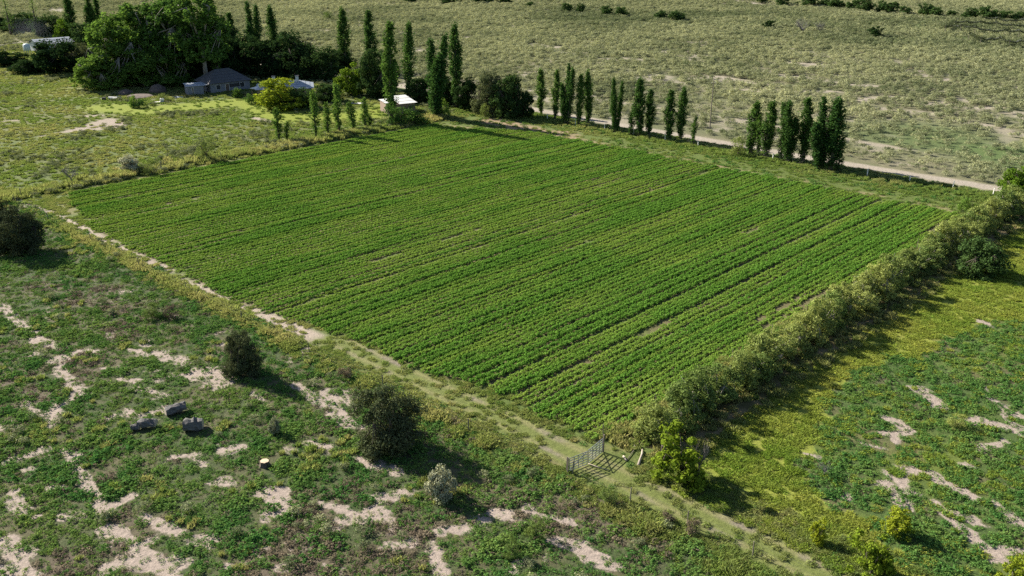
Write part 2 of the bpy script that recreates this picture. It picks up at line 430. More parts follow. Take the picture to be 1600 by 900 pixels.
def meadow_green(X, Y, u, v):
    """dark green weeds in the meadow beyond the hedge, against the yellow grass next to the hedge"""
    line = seg_dist(X, Y, PX((1360, 900), (1300, 800), (1280, 740), (1310, 660), (1390, 575), (1490, 500), (1540, 470), (1620, 490), (1640, 700)))
    X0, Y0 = X, Y
    X = X + 9 * (fbm(X0, Y0, 6, 641, 4) - 0.5); Y = Y + 9 * (fbm(X0, Y0, 6, 651, 4) - 0.5)
    a = PX((1500, 960), (1360, 830), (1265, 735), (1300, 660), (1400, 565), (1480, 515), (1560, 500), (1700, 520), (1800, 900))
    n = len(a)
    ins = np.zeros(X.shape, bool)
    for i in range(n):
        (x1, y1), (x2, y2) = a[i], a[(i + 1) % n]
        c = ((y1 > Y) != (y2 > Y)) & (X < (x2 - x1) * (Y - y1) / (y2 - y1 + 1e-12) + x1)
        ins ^= c
    f = ins.astype(float)
    return np.clip(f * (0.45 + 0.9 * fbm(X, Y, 5, 611, 3)), 0, 1)
def steppe_green(X, Y):
    n = fbm(X, Y, 60, 521, 3)
    g1 = 1 - sstep(25, 70, np.hypot((X - 195) * 0.8, Y - 385))
    g2 = band(430, 520, 40, Y + 0.2 * (X - 60)) * sstep(-30, 40, X)
    g3 = (1 - sstep(8, 22, np.hypot(X - 100, (Y - 165)))) + 0.9 * (1 - sstep(8, 26, np.hypot(X - 85, Y - 190)))
    return np.clip(np.maximum.reduce([g1, g2 * 0.8, g3 * 0.8]) * (0.5 + n), 0, 1)

th = np.concatenate([np.linspace(-180, -48, 24)[:-1], np.linspace(-48, 48, 330), np.linspace(48, 180, 24)[1:-1]])
th = np.radians(90 - th)
rr = np.concatenate([np.linspace(6, 42, 10), np.geomspace(43, 720, 520), np.geomspace(760, 14000, 26)])
nT, nR = len(th), len(rr)
gx = np.concatenate([[0.0], (rr[:, None] * np.cos(th)[None]).ravel()])
gy = np.concatenate([[0.0], (rr[:, None] * np.sin(th)[None]).ravel()])
gz = 0.05 * (fbm(gx, gy, 1.6, 801, 3) - 0.5) * (np.hypot(gx, gy) < 400)
gz -= 0.02
ii, jj = np.meshgrid(np.arange(nR - 1), np.arange(nT), indexing='ij')
j2 = (jj + 1) % nT
q = np.stack([1 + ii * nT + jj, 1 + ii * nT + j2, 1 + (ii + 1) * nT + j2, 1 + (ii + 1) * nT + jj], -1).reshape(-1, 4)[:, ::-1]
gc = ground_colour(gx, gy)
m, N, L = new_mat('land')
pr = N.new('ShaderNodeBsdfPrincipled'); out = N.new('ShaderNodeOutputMaterial'); L.new(pr.outputs[0], out.inputs[0])
pr.inputs['Roughness'].default_value = 0.95
pr.inputs['Specular IOR Level'].default_value = 0.15
ga = N.new('ShaderNodeAttribute'); ga.attribute_name = 'land_colour'
geo = N.new('ShaderNodeNewGeometry')
nf = N.new('ShaderNodeTexNoise'); nf.inputs['Scale'].default_value = 2.6; nf.inputs['Detail'].default_value = 7; nf.inputs['Roughness'].default_value = 0.72
L.new(geo.outputs['Position'], nf.inputs[0])
nr = N.new('ShaderNodeMapRange'); nr.inputs[1].default_value = 0.3; nr.inputs[2].default_value = 0.7; nr.inputs[3].default_value = 0.68; nr.inputs[4].default_value = 1.25
L.new(nf.outputs[0], nr.inputs[0])
ba = N.new('ShaderNodeAttribute'); ba.attribute_name = 'bare'
nb_ = N.new('ShaderNodeTexNoise'); nb_.inputs['Scale'].default_value = 2.8; nb_.inputs['Detail'].default_value = 8; nb_.inputs['Roughness'].default_value = 0.8
L.new(geo.outputs['Position'], nb_.inputs[0])
ad = N.new('ShaderNodeMapRange'); ad.clamp = False; ad.inputs[3].default_value = -0.75; ad.inputs[4].default_value = 2.75
L.new(nb_.outputs[0], ad.inputs[0])
mu = N.new('ShaderNodeMath'); mu.operation = 'MULTIPLY'; L.new(ad.outputs[0], mu.inputs[0]); L.new(ba.outputs['Fac'], mu.inputs[1])
bf = N.new('ShaderNodeMapRange'); bf.interpolation_type = 'SMOOTHSTEP'; bf.inputs[1].default_value = 0.30; bf.inputs[2].default_value = 0.72
L.new(mu.outputs[0], bf.inputs[0])
nl_ = N.new('ShaderNodeTexNoise'); nl_.inputs['Scale'].default_value = 0.35; nl_.inputs['Detail'].default_value = 4; L.new(geo.outputs['Position'], nl_.inputs[0])
sandc = mixcol(N, L, nb_.outputs[0], (0.262, 0.216, 0.185), (0.390, 0.328, 0.278))
sandc = mixcol(N, L, nl_.outputs[0], sandc, mixcol(N, L, 1.0, sandc, (0.82, 0.80, 0.82), 'MULTIPLY'))
lc = mixcol(N, L, bf.outputs[0], ga.outputs['Color'], sandc)
vm = N.new('ShaderNodeVectorMath'); vm.operation = 'SCALE'
L.new(lc, vm.inputs[0]); L.new(nr.outputs[0], vm.inputs['Scale'])
L.new(vm.outputs[0], pr.inputs['Base Color'])
bp = N.new('ShaderNodeBump'); bp.inputs['Strength'].default_value = 0.8; bp.inputs['Distance'].default_value = 0.12
L.new(nf.outputs[0], bp.inputs['Height']); L.new(bp.outputs[0], pr.inputs['Normal'])
gme = mesh_np('ground', np.stack([gx, gy, gz], -1), q, m, {'land_colour': ('POINT', 'FLOAT_COLOR', np.concatenate([gc, np.ones((len(gc), 1))], 1)), 'bare': ('POINT', 'FLOAT', BAREV['v'])}, smooth=True)
fan = bmesh.new(); fan.from_mesh(gme); fan.verts.ensure_lookup_table()
for j in range(nT):
    fan.faces.new((fan.verts[0], fan.verts[1 + (j + 1) % nT], fan.verts[1 + j])).smooth = True
bmesh.ops.recalc_face_normals(fan, faces=[f for f in fan.faces if len(f.verts) == 3])
for f in fan.faces:
    if f.normal.z < 0: f.normal_flip()
fan.to_mesh(gme); fan.free()
tag(link('ground', gme), 'flat valley floor with a crop field, sandy weedy ground, meadow and dry steppe', 'ground', kind='structure')

# ------------------------------------------------------------------ plants that nobody could count: small plants set out one by one
def leaf_quads(P, D, size, rng, aspect=0.6):
    """P leaf centres, D leaf normals (unnormalised), size per leaf -> V, F"""
    n = len(P)
    D = D / (np.linalg.norm(D, axis=1, keepdims=True) + 1e-9)
    r = rng.normal(size=(n, 3))
    a = np.cross(D, r); a /= (np.linalg.norm(a, axis=1, keepdims=True) + 1e-9)
    b = np.cross(D, a)
    s = np.asarray(size).reshape(-1, 1) * 0.5
    a = a * s; b = b * s * aspect
    V = np.stack([P - a, P - b * 1.0 + a * 0.1, P + a, P + b + a * 0.1], 1).reshape(-1, 3)
    return V, np.arange(n * 4).reshape(-1, 4)
def leaf_mesh(name, P, D, size, mat, rng, aspect=0.6):
    V, Fq = leaf_quads(P, D, size, rng, aspect)
    return mesh_np(name, V, Fq, mat, {'lv': ('FACE', 'FLOAT', rng.random(len(P)))})
def proto_row(k, mat):                        # a metre of a crop row
    rng = np.random.default_rng(100 + k)
    P, D = [], []
    for i in range(27):
        cx, cy = rng.uniform(-0.55, 0.55), rng.normal(0, 0.145)
        h = rng.uniform(0.20, 0.40)
        n = 13
        ph = rng.uniform(0, 6.28, n); el = rng.uniform(0.1, 1.5, n)
        r = rng.uniform(0.08, 0.16)
        d = np.stack([np.cos(ph) * np.cos(el), np.sin(ph) * np.cos(el), np.sin(el)], -1)
        P.append(np.array([cx, cy, h * 0.45]) + d * np.array([r, r, h * 0.6])); D.append(d + np.array([0, 0, 0.5]) + rng.normal(0, 0.4, (n, 3)))
    P, D = np.concatenate(P), np.concatenate(D)
    return leaf_mesh('crop_plants', P, D, rng.uniform(0.08, 0.16, len(P)), mat, rng, 0.75)
def proto_weed(k, mat, spread=0.5, hmax=0.34, nplant=12, leaf=0.12, nl=14):
    rng = np.random.default_rng(200 + k)
    P, D = [], []
    for i in range(nplant):
        a, rad = rng.uniform(0, 6.28), spread * math.sqrt(rng.random())
        h = hmax * rng.uniform(0.4, 1.0) * (1 - 0.4 * rad / spread)
        r = rng.uniform(0.10, 0.2)
        ph = rng.uniform(0, 6.28, nl); el = rng.uniform(0.0, 1.5, nl)
        d = np.stack([np.cos(ph) * np.cos(el), np.sin(ph) * np.cos(el), np.sin(el)], -1)
        P.append(np.array([rad * math.cos(a), rad * math.sin(a), h * 0.35]) + d * np.array([r, r, h * 0.65])); D.append(d + np.array([0, 0, 0.5]) + rng.normal(0, 0.45, (nl, 3)))
    P, D = np.concatenate(P), np.concatenate(D)
    return leaf_mesh('weed_plants', P, D, leaf * rng.uniform(0.6, 1.3, len(P)), mat, rng, 0.6)
def proto_grass(k, mat, n=95, spread=0.42, h=0.5, w=0.028):
    rng = np.random.default_rng(300 + k)
    a = rng.uniform(0, 6.28, n); rad = spread * np.sqrt(rng.random(n))
    B = np.stack([rad * np.cos(a), rad * np.sin(a), 0 * a], -1)
    lean = rng.normal(0, 0.35, (n, 2)); hh = h * rng.uniform(0.45, 1.1, n)
    T = B + np.stack([lean[:, 0] * hh, lean[:, 1] * hh, hh], -1)
    Mi = B + np.stack([lean[:, 0] * hh * 0.3, lean[:, 1] * hh * 0.3, hh * 0.55], -1)
    t = rng.uniform(0, 6.28, n); S = np.stack([np.cos(t), np.sin(t), 0 * t], -1) * w
    V = np.stack([B - S * 0.6, B + S * 0.6, Mi + S, T, Mi - S], 1).reshape(-1, 3)
    Fq = np.arange(n * 5).reshape(-1, 5)
    return mesh_np('grass_tuft', V, Fq, mat, {'lv': ('FACE', 'FLOAT', rng.random(n))})
def proto_scrub(k, mat, r=0.6, h=0.75, n=210, leaf=0.16):
    rng = np.random.default_rng(400 + k)
    P, D = [], []
    nc = 9
    for i in range(nc):
        a, q_ = rng.uniform(0, 6.28), r * math.sqrt(rng.random()) * 0.8
        c = np.array([q_ * math.cos(a), q_ * math.sin(a), h * rng.uniform(0.3, 0.62)])
        m_ = n // nc
        d = rng.normal(size=(m_, 3)); d /= np.linalg.norm(d, axis=1, keepdims=True)
        d[:, 2] = np.where(d[:, 2] < -0.3, -d[:, 2], d[:, 2])
        P.append(c + d * np.array([0.34, 0.34, 0.32]) * r * rng.uniform(0.7, 1.1, (m_, 1)) / 0.6); D.append(d + np.array([0, 0, 0.4]) + rng.normal(0, 0.45, (m_, 3)))
    P, D = np.concatenate(P), np.concatenate(D)
    P[:, 2] = np.abs(P[:, 2])
    return leaf_mesh('scrub_bush', P, D, leaf * rng.uniform(0.6, 1.3, len(P)), mat, rng, 0.45)

# footprints of things that stand on the ground: no plant grows through them
KEEP_CLEAR = [(414, 727, 0.75), (412, 737, 0.7), (228, 667, 0.95), (275, 644, 1.0), (303, 670, 1.0), (222, 672, 0.8), (304, 680, 0.6), (900, 733, 0.5), (925, 722, 0.6), (936, 712, 0.6), (950, 720, 0.8), (935, 730, 0.8), (965, 718, 0.7), (1001, 716, 0.45), (998, 726, 0.4), (970, 688, 0.3), (982, 681, 0.4), (993, 675, 0.3)]
def scatter(name, protos, X, Y, scale, tint, label, cat, seed=0, rz=None, zscale=None):
    rng = np.random.default_rng(seed)
    ok = np.ones(len(X), bool)
    for (px, py, pr_) in KEEP_CLEAR:
        c = at(px, py)
        ok &= np.hypot(X - c[0], Y - c[1]) > pr_
    X, Y, scale, tint = X[ok], Y[ok], np.asarray(scale)[ok], np.asarray(tint)[ok]
    if zscale is not None: zscale = np.asarray(zscale)[ok]
    if rz is not None: rz = np.asarray(rz)[ok]
    n = len(X)
    me = bpy.data.meshes.new(name)
    me.vertices.add(n)
    me.vertices.foreach_set('co', np.stack([X, Y, np.zeros(n)], -1).astype(np.float32).ravel())
    if rz is None: rz = rng.uniform(0, 6.28, n)
    zs = scale if zscale is None else zscale
    for nm, ty, arr in (('rot', 'FLOAT_VECTOR', np.stack([0 * rz, 0 * rz, rz], -1)), ('scl', 'FLOAT_VECTOR', np.stack([scale, scale, zs], -1)), ('tint', 'FLOAT', np.clip(tint, 0, 1)), ('pick', 'INT', rng.integers(0, len(protos), n))):
        a = me.attributes.new(nm, ty, 'POINT')
        a.data.foreach_set('vector' if ty == 'FLOAT_VECTOR' else 'value', np.asarray(arr, np.int32 if ty == 'INT' else np.float32).ravel())
    o = link(name, me)
    ng = bpy.data.node_groups.new(name, 'GeometryNodeTree')
    ng.interface.new_socket('Geometry', in_out='INPUT', socket_type='NodeSocketGeometry')
    ng.interface.new_socket('Geometry', in_out='OUTPUT', socket_type='NodeSocketGeometry')
    gi, go = ng.nodes.new('NodeGroupInput'), ng.nodes.new('NodeGroupOutput')
    g2i = ng.nodes.new('GeometryNodeGeometryToInstance')
    for k, pm in enumerate(protos):
        po = bpy.data.objects.new(name + '_plant', pm)
        oi = ng.nodes.new('GeometryNodeObjectInfo'); oi.inputs['Object'].default_value = po
        oi.inputs['As Instance'].default_value = False
        ng.links.new(oi.outputs['Geometry'], g2i.inputs[0])
    iop = ng.nodes.new('GeometryNodeInstanceOnPoints')
    iop.inputs['Pick Instance'].default_value = True
    ng.links.new(gi.outputs[0], iop.inputs['Points']); ng.links.new(g2i.outputs[0], iop.inputs['Instance'])
    for nm, ty, sock in (('rot', 'FLOAT_VECTOR', 'Rotation'), ('scl', 'FLOAT_VECTOR', 'Scale'), ('pick', 'INT', 'Instance Index')):
        na = ng.nodes.new('GeometryNodeInputNamedAttribute'); na.data_type = ty; na.inputs['Name'].default_value = nm
        ng.links.new(na.outputs['Attribute'], iop.inputs[sock])
    ng.links.new(iop.outputs[0], go.inputs[0])
    md = o.modifiers.new('plants', 'NODES'); md.node_group = ng
    tag(o, label, cat, kind='stuff')
    print(name, n)
    return o
def in_view(X, Y, m=60):
    x, y = screen(X, Y, 0.0)
    return (x > -m) & (x < 1600 + m) & (y < 900 + 2 * m) & (Y > 20)

rng0 = np.random.default_rng(5)
# crop rows
row_protos = [proto_row(k, MAT['crop']) for k in range(6)]
us, vs, wr = [], [], []
v_ = FIELD_V0
while v_ < FIELD_V1:
    n = int(94 / 0.62)
    uu = FIELD_U0 - 4 + np.arange(n + 8) * 0.62 + rng0.uniform(-0.15, 0.15, n + 8)
    us.append(uu); vs.append(np.full(len(uu), v_) + rng0.normal(0, 0.05, len(uu)) + 0.22 * (fbm(uu, uu * 0 + 3, 17, 951, 2) - 0.5)); wr.append(np.full(len(uu), rng0.uniform(0.0, 1.0)))
    v_ += rng0.uniform(0.66, 0.86) + (0.30 if rng0.random() < 0.17 else 0)
us, vs, wr = map(np.concatenate, (us, vs, wr))
XY = ORG[None] + us[:, None] * UD + vs[:, None] * VD
vig = 0.55 * fbm(us / 9, vs * 0.9, 1.6, 901, 3) + 0.36 * (wr - 0.5) + 0.15 + 0.45 * fbm(XY[:, 0], XY[:, 1], 8, 911, 3)   # vigour, streaky along the rows
keep = (rng0.random(len(us)) < crop_mask(us, vs)) & (vig + rng0.normal(0, 0.05, len(us)) > 0.30)
us, vs, vig, XY = us[keep], vs[keep], vig[keep], XY[keep]
vn = np.clip((vig - 0.40) / 0.5, 0, 1)
scatter('crop_rows', row_protos, XY[:, 0], XY[:, 1], 0.82 + 0.22 * vn + rng0.normal(0, 0.06, len(us)), np.clip(0.78 - 1.0 * vn + 0.35 * (fbm(us / 14, vs, 2.2, 931, 3) - 0.5) + 0.5 * (fbm(XY[:, 0], XY[:, 1], 20, 921, 3) - 0.5) + 0.22 * sstep(30, 110, vs), 0, 1),
        'leafy green forage crop growing in long parallel rows across the field', 'crop', 1, AZ + math.pi * rng0.integers(0, 2, len(us)) + rng0.normal(0, 0.06, len(us)), 0.50 + 0.60 * vn + rng0.normal(0, 0.08, len(us)))

def sample(u0, u1, v0, v1, per_m2, seed):
    r = np.random.default_rng(seed)
    n = int((u1 - u0) * (v1 - v0) * per_m2)
    u, v = r.uniform(u0, u1, n), r.uniform(v0, v1, n)
    P = ORG[None] + u[:, None] * UD + v[:, None] * VD
    k = in_view(P[:, 0], P[:, 1], 130)
    return u[k], v[k], P[k, 0], P[k, 1], r
weed_protos = [proto_weed(k, MAT['weed']) for k in range(6)]
low_protos = [proto_weed(20 + k, MAT['weed'], 0.3, 0.16, 6, 0.09, 9) for k in range(4)]
grass_protos = [proto_grass(k, MAT['grass']) for k in range(5)]
meadow_protos = [proto_grass(10 + k, MAT['meadow']) for k in range(5)]
dead_protos = [proto_weed(40 + k, MAT['dead'], 0.4, 0.30, 10, 0.10, 12) for k in range(4)]
scrub_protos = [proto_scrub(k, MAT['scrub']) for k in range(6)]

# weeds on the open ground in front of the track
u, v, X, Y, r = sample(-75, -4.5, -70, 126, 5.0, 11)
_, _, R = region(X, Y)
bm = bare_mask(X, Y)
big = fbm(X, Y, 6, 1001, 3); fine = fbm(X, Y, 1.7, 1011, 3)
spk = sstep(0.64, 0.74, fbm(X, Y, 2.4, 321, 4)) * sstep(0.42, 0.62, fbm(X, Y, 15, 331, 2))
brown = sstep(0.54, 0.70, fbm(X, Y, 7, 211, 3) + 0.14 * (1 - sstep(7, 14, np.hypot((X + 3) * 0.7, Y - 54))) - 0.06)
dens = np.clip(0.30 + 2.4 * (fine - 0.34), 0.10, 1) * (1 - 0.86 * bm) * (1 - 0.85 * spk) * R['near'] * (1 - 0.6 * brown)
k = r.random(len(X)) < dens
scatter('weeds', weed_protos, X[k], Y[k], (0.42 + 0.95 * r.random(k.sum()) ** 2.2) * (0.45 + 1.1 * big[k]), np.clip(0.15 + 1.3 * (fbm(X[k], Y[k], 4.5, 1021, 3) - 0.40) + r.normal(0, 0.13, k.sum()), 0, 1),
        'low dark green weeds sprawling over the sandy open ground', 'weeds', 2)
k = r.random(len(X)) < (0.035 + 0.48 * brown) * (1 - bm) * R['near'] * 0.8
scatter('dead_weeds', dead_protos, X[k], Y[k], r.uniform(0.5, 1.25, k.sum()), r.random(k.sum()), 'brown dried weeds among the green ones on the open ground', 'dead weeds', 3)
u, v, X, Y, r = sample(-75, -4.5, -70, 126, 4.5, 12)
_, _, R = region(X, Y)
k = r.random(len(X)) < R['near'] * (0.85 - 0.30 * bare_mask(X, Y))
ks = r.random(len(X)) < R['near'] * 0.028 * sstep(0.45, 0.65, fbm(X, Y, 4, 1051, 3)) * (1 - bare_mask(X, Y))
scatter('sage_clumps', scrub_protos, X[ks], Y[ks], r.uniform(0.45, 1.05, ks.sum()), np.clip(r.normal(0.3, 0.25, ks.sum()), 0, 1), 'greyish knee-high sage clumps scattered among the green weeds', 'scrub', 31)
ks = r.random(len(X)) < R['near'] * 0.15 * sstep(0.55, 0.68, fbm(X, Y, 5, 1061, 3)) * (1 - bare_mask(X, Y))
scatter('weedy_grass', grass_protos, X[ks], Y[ks], r.uniform(0.5, 1.1, ks.sum()), np.clip(0.30 + r.normal(0, 0.2, ks.sum()), 0, 1), 'yellowish grass tufts among the weeds of the open ground', 'grass', 32, zscale=r.uniform(0.4, 0.9, ks.sum()))
scatter('seedlings', low_protos, X[k], Y[k], r.uniform(0.4, 1.1, k.sum()), r.random(k.sum()), 'tiny low seedlings between the weeds and on the bare sand', 'seedlings', 4)

# grass: along the fence, the track, the hedge, the meadow, the headland
u, v, X, Y, r = sample(-9, 6, -70, 124, 9.0, 13)
_, _, R = region(X, Y)
fence = np.exp(-((u + 5.6 + 0.9 * (fbm(X, Y, 6, 1101, 2) - 0.5)) / 1.15) ** 2) * sstep(0.30, 0.62, fbm(X, Y, 4, 1111, 3))
mar = R['verge'] * 0.16 * (1 - band(-3.3, -0.3, 0.4, u)) * sstep(0.35, 0.6, fbm(X, Y, 3, 1121, 3))
trk = 0.045 * band(-3.3, 0.3, 0.3, u) * (v < 33)
clear_ditch = 1 - 0.85 * band(-4.2, -2.0, 0.3, u + 0.023 * (v - 34)) * band(33, 116, 1, v)
gate_clear = 1 - 0.9 * band(-3.8, 2.2, 0.4, u) * band(-6.0, -0.4, 0.4, v)
k = r.random(len(X)) < np.clip(0.8 * fence + mar + trk, 0, 1) * gate_clear * clear_ditch * (1 - 0.8 * bare_mask(X, Y))
hs = (0.35 + 0.75 * fence)[k] * r.uniform(0.6, 1.25, k.sum())
scatter('fence_grass', grass_protos, X[k], Y[k], 0.7 + 0.5 * hs, np.clip(0.22 + 1.3 * (fbm(X, Y, 6, 1131, 3)[k] - 0.45) + 0.18 * fence[k] + r.normal(0, 0.12, k.sum()), 0, 1),
        'tall yellowing grass growing along the wire fence and the mown track', 'grass', 5, zscale=hs)
u, v, X, Y, r = sample(-9, 6, -70, 124, 8.0, 14)
_, _, R = region(X, Y)
gate_clear = 1 - 0.9 * band(-3.8, 2.2, 0.4, u) * band(-6.0, -0.4, 0.4, v)
k = r.random(len(X)) < gate_clear * np.clip(R['verge'] * (1 - 0.90 * band(-3.6, 0.0, 0.4, u) * (v < 33)) * sstep(0.28, 0.5, fbm(X, Y, 2.6, 1141, 3)) + 0.45 * np.exp(-((u + 5.4) / 1.3) ** 2), 0, 1) * (1 - 0.85 * band(-4.2, -2.0, 0.3, u + 0.023 * (v - 34)) * band(33, 116, 1, v))
scatter('verge_grass', grass_protos, X[k], Y[k], r.uniform(0.5, 1.0, k.sum()), np.clip(0.18 + 0.9 * (fbm(X, Y, 5, 1151, 3)[k] - 0.45) + r.normal(0, 0.10, k.sum()), 0, 1), 'short yellow-green grass on the verge between fence and crop', 'grass', 6, zscale=r.uniform(0.18, 0.42, k.sum()))
k = r.random(len(X)) < 0.10 * np.maximum(R['verge'], np.exp(-((u + 5.4) / 1.6) ** 2)) * (1 - band(-3.3, -0.2, 0.4, u)) * (1 - 0.85 * band(-4.2, -2.0, 0.3, u + 0.023 * (v - 34)) * band(33, 116, 1, v))
scatter('verge_weeds', weed_protos, X[k], Y[k], r.uniform(0.35, 0.7, k.sum()), np.clip(0.35 + r.normal(0, 0.25, k.sum()), 0, 1), 'small green weeds among the verge grass beside the crop', 'weeds', 26)

u, v, X, Y, r = sample(-6, 104, -90, -8, 4.5, 15)
_, _, R = region(X, Y)
gm = meadow_green(X, Y, u, v); bm = bare_mask(X, Y)
inb = ((u > -0.4) | (v < -30)).astype(float) * (u > -0.6 + 0.6 * fbm(X, Y, 4, 1201, 2))
k = r.random(len(X)) < inb * (0.75 - 0.65 * gm) * (1 - bm)
scatter('meadow_grass', meadow_protos, X[k], Y[k], r.uniform(0.7, 1.2, k.sum()), np.clip(0.36 + 1.2 * (fbm(X, Y, 7, 1211, 3)[k] - 0.45) + r.normal(0, 0.10, k.sum()), 0, 1),
        'lush yellow-green grass of the meadow beside the hedge shadows', 'grass', 7, zscale=r.uniform(0.2, 0.5, k.sum()))
k = r.random(len(X)) < inb * np.clip(gm - 0.15, 0, 1) * (1 - 0.95 * bm) * 0.55
kl = r.random(len(X)) < inb * np.clip(gm, 0, 1) * (0.75 - 0.4 * bm)
scatter('meadow_seedlings', low_protos, X[kl], Y[kl], r.uniform(0.6, 1.5, kl.sum()), np.clip(r.normal(0.3, 0.25, kl.sum()), 0, 1), 'low seedlings filling the gaps between the dark meadow weeds', 'seedlings', 33)
scatter('meadow_weeds', weed_protos, X[k], Y[k], r.uniform(0.5, 1.2, k.sum()), np.clip(0.1 + 0.9 * (fbm(X, Y, 5, 1221, 3)[k] - 0.35) + r.normal(0, 0.1, k.sum()), 0, 1), 'dark green weeds between sand patches of the meadow', 'weeds', 8)
u, v, X, Y, r = sample(2, 104, -8.8, -0.6, 5.0, 16)
k = r.random(len(X)) < (0.35 + 0.45 * band(-3.4, -1.0, 0.5, v)) * (0.4 + 0.8 * fbm(X, Y, 3, 1231, 3))
scatter('hedge_grass', grass_protos, X[k], Y[k], r.uniform(0.8, 1.3, k.sum()), np.clip(0.45 + r.normal(0, 0.22, k.sum()), 0, 1), 'dry tussock grass under the row of hedge trees', 'grass', 9, zscale=r.uniform(0.5, 1.2, k.sum()))
# headland and road verge
u, v, X, Y, r = sample(80, 109.6, -8, 128, 2.6, 17)
_, _, R = region(X, Y)
k = r.random(len(X)) < R['headland'] * (0.25 + 0.7 * band(98, 108, 2, u)) * (0.3 + 0.9 * fbm(X, Y, 4, 1301, 3))
scatter('headland_grass', grass_protos, X[k], Y[k], r.uniform(0.8, 1.4, k.sum()), np.clip(0.05 + 0.9 * (fbm(X, Y, 8, 1311, 3)[k] - 0.4) + r.normal(0, 0.1, k.sum()), 0, 1), 'green grass strip between crop and dirt road', 'grass', 10, zscale=r.uniform(0.3, 0.9, k.sum()) * (0.6 + 0.8 * band(101, 108, 1.5, u[k])))
k = r.random(len(X)) < R['headland'] * (0.12 + 0.35 * band(101, 108.5, 1.5, u)) * (fbm(X, Y, 5, 1321, 3) > 0.42)
scatter('headland_weeds', weed_protos, X[k], Y[k], r.uniform(0.6, 1.5, k.sum()), np.clip(r.normal(0.35, 0.25, k.sum()), 0, 1), 'leafy weeds along the far fence beside the dirt road', 'weeds', 11)

# bank along the far long side of the field and the pasture behind it
u, v, X, Y, r = sample(-12, 90, 112.3, 121, 4.0, 18)
k = r.random(len(X)) < np.exp(-((v - 115.8) / 2.0) ** 2) * (0.45 + 0.7 * fbm(X, Y, 5, 1401, 3))
hs = r.uniform(0.9, 2.1, k.sum()) * (0.5 + fbm(X, Y, 6, 1411, 3)[k])
scatter('bank_grass', grass_protos, X[k], Y[k], r.uniform(0.9, 1.7, k.sum()), np.clip(0.38 + 1.2 * (fbm(X, Y, 9, 1421, 3)[k] - 0.45) + r.normal(0, 0.13, k.sum()), 0, 1), 'tall mixed grass on the bank between crop and pasture', 'grass', 12, zscale=hs)
u, v, X, Y, r = sample(-60, 108, 112.5, 350, 1.7, 19)
_, _, R = region(X, Y)
bm = bare_mask(X, Y)
lush = 1 - sstep(3.5, 8.0, seg_dist(X, Y, PX((165, 168), (225, 173), (300, 166), (390, 158), (450, 185), (560, 182), (620, 165))))
k = r.random(len(X)) < R['pasture'] * (0.25 + 0.8 * fbm(X, Y, 6, 1501, 3)) * (1 - 0.9 * bm) * (1 - 0.85 * lush)
scatter('pasture_grass', grass_protos, X[k], Y[k], r.uniform(0.8, 1.4, k.sum()), np.clip(0.16 + 1.1 * (fbm(X, Y, 11, 1511, 3)[k] - 0.45) - 0.2 * lush[k] + r.normal(0, 0.12, k.sum()), 0, 1), 'rough olive-green grass of the pasture in front of the houses', 'grass', 13, zscale=r.uniform(0.3, 0.8, k.sum()))
k = (r.random(len(X)) < R['pasture'] * 0.3 * sstep(0.5, 0.68, fbm(X, Y, 9, 1521, 3)) * (1 - 0.9 * bm) * (1 - lush))
scatter('pasture_scrub', scrub_protos, X[k], Y[k], r.uniform(0.5, 1.3, k.sum()), np.clip(r.normal(0.25, 0.2, k.sum()), 0, 1), 'greyish low scrub dotted over the rough pasture', 'scrub', 14)

# steppe beyond the road
r = np.random.default_rng(20)
n = 300000
Y = 110 + (660 - 110) * np.sqrt(r.random(n))
X = r.uniform(-0.62, 0.62, n) * Y
u, v, R = region(X, Y)
gr = steppe_green(X, Y); sb = steppe_bare_mask(X, Y)
nb = fbm(X, Y, 9, 501, 4); nm = fbm(X, Y, 22, 1601, 3)
dens = (R['steppe'] * (1 - R['track2']) * (1 - 0.93 * sb) * (1 - 0.88 * sstep(0.60, 0.70, nb)) * (1 - 0.35 * gr) * (0.45 + 0.9 * nm)) * (1 - R['pasture']) * ((u > 114.5) | (v > 330))
dens = dens * (1 - 0.5 * sstep(430, 620, Y)) * (seg_dist(X, Y, FAR_TRACK) > 4)
k = (r.random(n) < np.clip(dens, 0, 1) * 0.50) & in_view(X, Y, 130)
sc = r.uniform(0.55, 1.0, k.sum()) ** 1.5 * 2.1 * (0.75 + 0.5 * nm[k]) * (1 + 0.25 * sstep(200, 450, Y[k]))
scatter('steppe_scrub', scrub_protos, X[k], Y[k], sc, np.clip(0.62 + 1.3 * (fbm(X, Y, 35, 1611, 3)[k] - 0.5) - 0.35 * gr[k] + r.normal(0, 0.2, k.sum()), 0, 1), 'pale olive scrub bushes covering the dry plain beyond the dirt road', 'scrub', 15, zscale=sc * r.uniform(0.7, 1.2, k.sum()))

